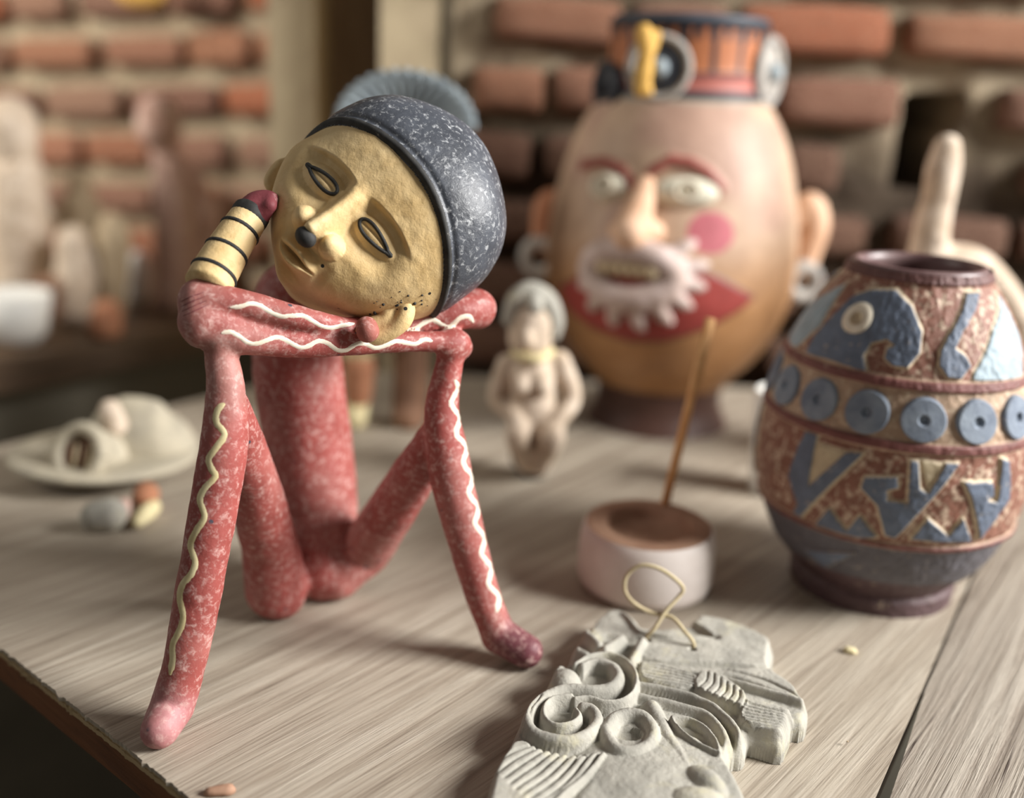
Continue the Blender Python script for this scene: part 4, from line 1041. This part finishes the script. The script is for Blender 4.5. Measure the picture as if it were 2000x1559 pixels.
V, Fc = skin([K([(1030, 890, .0, 34), (1042, 915, -.002, 26)])], 0.003, 0.004); V[:, 2] = np.maximum(V[:, 2], 0.0002); obj('base', V, Fc, M_char, lady)
V, Fc = skin([K([(1000, 622, -.004, 20), (1012, 590, -.004, 24), (1036, 575, -.002, 26), (1066, 590, -.004, 24), (1082, 625, -.004, 20), (1080, 650, -.004, 16)]), K([(1040, 572, -.004, 14), (1046, 600, -.022, 15)])], 0.0024, 0.003); obj('headdress', V, Fc, M_stone, lady)
V, Fc = skin([K([(1005, 690, -.006, 9), (1030, 700, -.018, 10), (1055, 700, -.018, 10), (1076, 688, -.006, 9)])], 0.0022, 0.002); obj('necklace', V, Fc, M_yellowcream, lady)

# ---- cup behind the vase
cg = atz(1508, 958, 0)
V, Fc = lathe([(0.001, 0.0001), (wr(cg, 42), 0.0001), (wr(cg, 46), 0.004), (wr(cg, 54), 0.082), (wr(cg, 50), 0.083), (wr(cg, 42), 0.008), (0.001, 0.006)], (cg[0], cg[1], 0), 40)
tag(obj('white_cup', V, Fc, M_white2, origin=(cg[0], cg[1], 0)), 'plain white cup half hidden behind the left side of the vase', 'cup')
# ---- clay figure with a raised arm, behind the vase
ay_ = 0.82
A = lambda rows: chain([[*at(x, y, ay_ + d), wr(at(x, y, ay_ + d), r)] for x, y, d, r in rows], 3)
V, Fc = skin([A([(1850, 288, 0, 26), (1842, 330, 0, 33), (1832, 390, 0, 31), (1824, 420, 0, 33), (1816, 470, 0, 36), (1812, 530, 0, 42), (1830, 600, 0, 60)]), A([(1820, 520, 0, 40), (1890, 515, 0, 36), (1945, 560, 0, 34), (1990, 630, -.01, 30), (2020, 720, -.02, 28)]), A([(1850, 560, 0, 60), (1850, 680, 0, 84), (1840, 780, 0, 92), (1835, 860, 0, 86)])], 0.004, 0.006)
V[:, 2] = np.maximum(V[:, 2], 0.0002)
tag(obj('raised_arm_figure', V, Fc, M_pale, origin=(at(1840, 700, ay_)[0], ay_, 0)), 'pale clay figure holding one arm straight up behind the blue vase', 'figurine')

# ---- figure with a fan headdress, behind the tilted head
gy_ = atz(750, 826, 0)[1]
G = lambda rows: chain([[*at(x, y, gy_ + d), wr(at(x, y, gy_ + d), r)] for x, y, d, r in rows], 3)
fan = thing('fan_headdress_figure', 'standing cream and orange clay figure with a wide blue-grey fan headdress', 'figurine', (at(752, 820, gy_)[0], gy_, 0))
V, Fc = skin([G([(770, 330, 0, 62), (775, 270, 0, 60)]), G([(765, 400, 0, 60), (755, 500, 0, 84), (752, 600, 0, 80)]), G([(690, 440, 0, 26), (640, 520, 0, 24), (680, 580, -.02, 22)]), G([(830, 440, 0, 26), (860, 520, 0, 24), (830, 590, -.02, 22)]), G([(803, 620, 0, 44), (803, 700, 0, 34), (800, 800, 0, 34), (798, 815, -.01, 30)])], 0.005, 0.008); V[:, 2] = np.maximum(V[:, 2], 0.0002)
obj('body', V, Fc, M_brown, fan)
V, Fc = skin([G([(705, 610, 0, 44), (702, 690, 0, 30)]), G([(698, 780, 0, 24), (696, 812, -.006, 22), (694, 818, -.016, 20)])], 0.004, 0.004); V[:, 2] = np.maximum(V[:, 2], 0.0002); obj('leg', V, Fc, M_yellowcream, fan)
V, Fc = skin([G([(702, 712, -.002, 32), (699, 772, -.002, 27)])], 0.004, 0.004); obj('leg_wrap', V, Fc, M_terra, fan)
fc_ = at(795, 245, gy_ - 0.03)
for k in range(17):
    a = R(4 + 172 * k / 16); d_ = np.array([math.cos(a) * 138, 0, math.sin(a) * 106]); L = np.linalg.norm(d_); d_ = d_ / L; s_ = wr(fc_, 1)
    sd_ = np.array([-d_[2], 0, d_[0]]); pts = []
    for t, wd in ((0.1, 4), (0.5, 9), (0.85, 14), (0.96, 12), (1.0, 5)):
        c_0 = fc_ + d_ * L * t * s_
        for u_, l_ in ((-1, 0.0), (0, -0.003), (1, 0.0), (0, 0.002)): pts.append(c_0 + sd_ * u_ * wd * s_ + arr(0, l_ - 0.012 * t, 0))
    Fc = grid_faces(4, 5, wrap_u=True).tolist() + [[3, 2, 1, 0], [16, 17, 18, 19]]
    obj('fan_feather', pts, Fc, M_blue, fan)

# ---- shell-shaped vessel at the left with small bits beside it
wg = atz(228, 905, 0); wy = wg[1]
shell = thing('ring_mouth_vessel', 'low pale clay vessel with a thick round ring mouth on the left of the table', 'vessel', (wg[0], wy, 0))
W = lambda x, y, d=0.0: at(x, y, wy + d)
us = wr(wg, 1)
V, Fc = lathe([(0.001, 0.004), (us * 120, 0.006), (us * 160, 0.012), (us * 176, 0.016), (us * 170, 0.019), (us * 120, 0.017), (0.001, 0.017)], (0, 0, 0), 56)
V = V * arr(1, 0.86, 1) + arr(wg[0], wy - 0.022, 0); V[:, 2] -= 0.12 * (V[:, 0] - wg[0]) * 0; obj('flange', V, Fc, M_shell, shell)
V, Fc = lathe([(0.001, 0.0), (us * 90, 0.0), (us * 95, 0.005)], (wg[0], wy, 0), 32); obj('foot', V, Fc, M_shell, shell)
V, Fc = skin([chain([[*W(255, 880), us * 78], [*W(300, 872), us * 72], [*W(345, 882), us * 48]], 3), chain([[*W(190, 890), us * 62], [*W(260, 860), us * 60]], 2), chain([[*W(215, 815), us * 22], [*W(245, 800), us * 26], [*W(300, 800), us * 20]], 2)], 0.004, 0.012, lambda P: 0.002 * vnoise(P, 45, 5)); V[:, 2] = np.maximum(V[:, 2], 0.013)
obj('dome', V, Fc, M_shell, shell)
V, Fc = skin([chain([[*W(215, 800, -.01), us * 20], [*W(228, 832, -.02), us * 22]], 2)], 0.003, 0.004); obj('crest', V, Fc, M_pale, shell)
rc = W(156, 886, -.052); nr_ = np.array([-.25, -.86, .42]); nr_ /= np.linalg.norm(nr_); t1 = np.cross([0, 0, 1.0], nr_); t1 /= np.linalg.norm(t1); t2 = np.cross(nr_, t1)
V, Fc = tube([rc + us * 46 * (math.cos(k) * t1 + math.sin(k) * t2) for k in np.linspace(0, 2 * np.pi, 30)], us * 13, 10, cap=False); obj('ring_mouth', V, Fc, M_shell, shell)
V, Fc = tube([rc - nr_ * 0.05, rc - nr_ * 0.008], [us * 50, us * 50], 24); V[:, 2] = np.maximum(V[:, 2], 0.0005); obj('spout', V, Fc, M_shell, shell)
V, Fc = ball((0, 0, 0), (1, 1, 1), 20, 8); V = rc - nr_ * 0.004 + us * 40 * (V[:, :1] * t1 + V[:, 1:2] * t2) + V[:, 2:] * 0.003 * nr_; obj('mouth_hollow', V, Fc, M_brown, shell)
for k in range(4):
    c_0 = rc + us * ((k - 1.5) * 15) * t1; V, Fc = tube([c_0 - t2 * us * 26, c_0 + t2 * us * 18], us * 4.5, 8); obj('tooth', V, Fc, M_tooth if k % 2 else M_brown, shell)
def bit(name, label, cat, rows, mat, z0=0.0004):
    g = atz(rows[0][0], rows[0][1], 0.006)
    C = []
    for x, y, z, r in rows:
        p = atz(x, y, z); C.append([*p, wr(p, r)])
    V, Fc = skin([chain(C, 2)], 0.0022, 0.002); V[:, 2] = np.maximum(V[:, 2], z0)
    tag(obj(name, V, Fc, mat, origin=(g[0], g[1], 0)), label, cat)
bit('orange_bead', 'round orange clay bead lying beside the ring-mouth vessel', 'bead', [(284, 970, .009, 25), (286, 966, .010, 25)], M_terra)
bit('yellow_shard', 'pale yellow twisted clay shard lying just below the orange bead', 'shard', [(300, 990, .006, 14), (286, 1003, .007, 17), (268, 1020, .006, 12)], M_yellowcream)
bit('grey_pebble_pot', 'small grey clay lump in front of the ring-mouth vessel', 'clay lump', [(190, 1010, .009, 32), (214, 1006, .010, 34)], M_stone)
bit('pink_peg', 'short pink clay peg between the grey lump and the orange bead', 'peg', [(243, 984, .010, 12), (243, 1015, .005, 12)], M_pink)
bit('wood_chip', 'small pale yellow chip on the bare boards below the vase', 'chip', [(1654, 1271, .0008, 9), (1666, 1274, .0008, 9)], M_yellowcream)
bit('dry_seed', 'tiny dry olive seed husk right of the carved plaque', 'seed', [(1650, 1450, .0012, 5), (1657, 1453, .0016, 5)], M_beige)
bit('resin_drop', 'flat amber flake on the table edge near the bottom of the frame', 'flake', [(408, 1550, .0004, 12), (446, 1545, .0006, 15)], M_ring)

# ---- things on the bench
def bench_item(name, label, cat, chains, base, mat, h=0.006, k=0.01, names=None):
    y0 = atz(base[0], base[1], 0)[1]; org = (at(*base, y0)[0], y0, 0)
    C = [chain([[*at(x, y, y0), wr(at(x, y, y0), r)] for x, y, r in L], 3) for L in chains]
    def piece(nm, cs, par, og):
        V, Fc = skin(cs, h, k, lambda P: 0.002 * vnoise(P, 40, 8)); V[:, 2] = np.maximum(V[:, 2], 0.0004)
        return obj(nm, V, Fc, mat, par, origin=og)
    if not names: return tag(piece(name, C, None, org), label, cat)
    root = thing(name, label, cat, org)
    for nm, c in zip(names, C): piece(nm, [c], root, None)
    return root
bench_item('tall_clay_figure', 'tall pale clay figure with a pinkish head at the far left of the bench', 'figurine', [[(22, 240, 50), (26, 290, 46), (30, 330, 34)], [(34, 345, 52), (40, 430, 56), (40, 520, 50), (42, 590, 52)]], (40, 618), M_pale, names=('head', 'body'))
bench_item('slender_clay_figure', 'slender beige clay figure second from the left on the bench', 'figurine', [[(158, 350, 24), (158, 384, 21)], [(158, 400, 34), (156, 450, 30), (160, 530, 32), (160, 590, 34)], [(130, 405, 12), (120, 460, 12)], [(186, 405, 12), (196, 460, 12)]], (158, 606), M_beige, names=('head', 'body', 'arm', 'arm'))
bench_item('round_headed_figure', 'pink clay figure with a large round head in the middle of the bench', 'figurine', [[(310, 250, 44), (312, 225, 40)], [(316, 300, 22), (340, 350, 40), (350, 430, 46), (352, 520, 48), (352, 580, 50)], [(380, 350, 22), (408, 430, 20), (390, 500, 18)]], (350, 600), M_pink, names=('head', 'body', 'arm'))
bench_item('whitish_clay_jug', 'whitish clay jug standing in front of the slender beige figure', 'jug', [[(142, 470, 30), (144, 510, 34), (146, 560, 42), (146, 605, 38)], [(172, 490, 9), (188, 530, 9), (176, 575, 9)]], (146, 634), M_pale, names=('jug_body', 'handle'))
bench_item('two_tone_figure', 'short beige clay figure with an orange foot on the bench', 'figurine', [[(222, 440, 26), (222, 480, 32), (220, 540, 30)], [(216, 575, 30), (212, 610, 30)], [(196, 470, 12), (190, 520, 12)]], (214, 632), M_beige)
bench_item('terracotta_stand', 'orange terracotta stump at the foot of the two-tone figure', 'stand', [[(210, 612, 30), (206, 636, 34)]], (206, 656), M_terra)
bench_item('small_white_jar', 'small white jar just right of the two-tone figure', 'jar', [[(268, 510, 20), (266, 540, 26), (266, 570, 24)]], (266, 592), M_white2)
bench_item('squat_pink_block', 'squat pinkish clay seat behind the white bowl', 'clay seat', [[(78, 560, 24), (104, 562, 24)], [(78, 600, 24), (104, 602, 24)]], (90, 640), M_brown)
bench_item('dark_clay_figure', 'dim brown clay figure near the pillar end of the bench', 'figurine', [[(452, 400, 22), (452, 440, 26)], [(454, 470, 28), (456, 540, 30), (456, 570, 30)]], (456, 586), M_brown)
bg_ = atz(28, 668, 0)
us2 = wr(bg_, 1); V, Fc = lathe([(0.001, 0.0002), (us2 * 48, 0.0002), (us2 * 62, 0.012), (us2 * 76, us2 * 96), (us2 * 71, us2 * 97), (us2 * 58, 0.016), (0.001, 0.010)], (bg_[0], bg_[1], 0), 48)
tag(obj('white_bowl', V, Fc, M_white2, origin=(bg_[0], bg_[1], 0)), 'plain white bowl at the front left corner of the bench', 'bowl')
yp = at(272, -28, 1.66); V, Fc = ball((0, 0, 0), (wr(yp, 52), 0.02, wr(yp, 40)), 28, 14)
tag(obj('yellow_wall_gourd', V + yp, Fc, M_yellow, origin=yp), 'yellow rounded gourd hung on the left brick wall at the top edge', 'gourd')
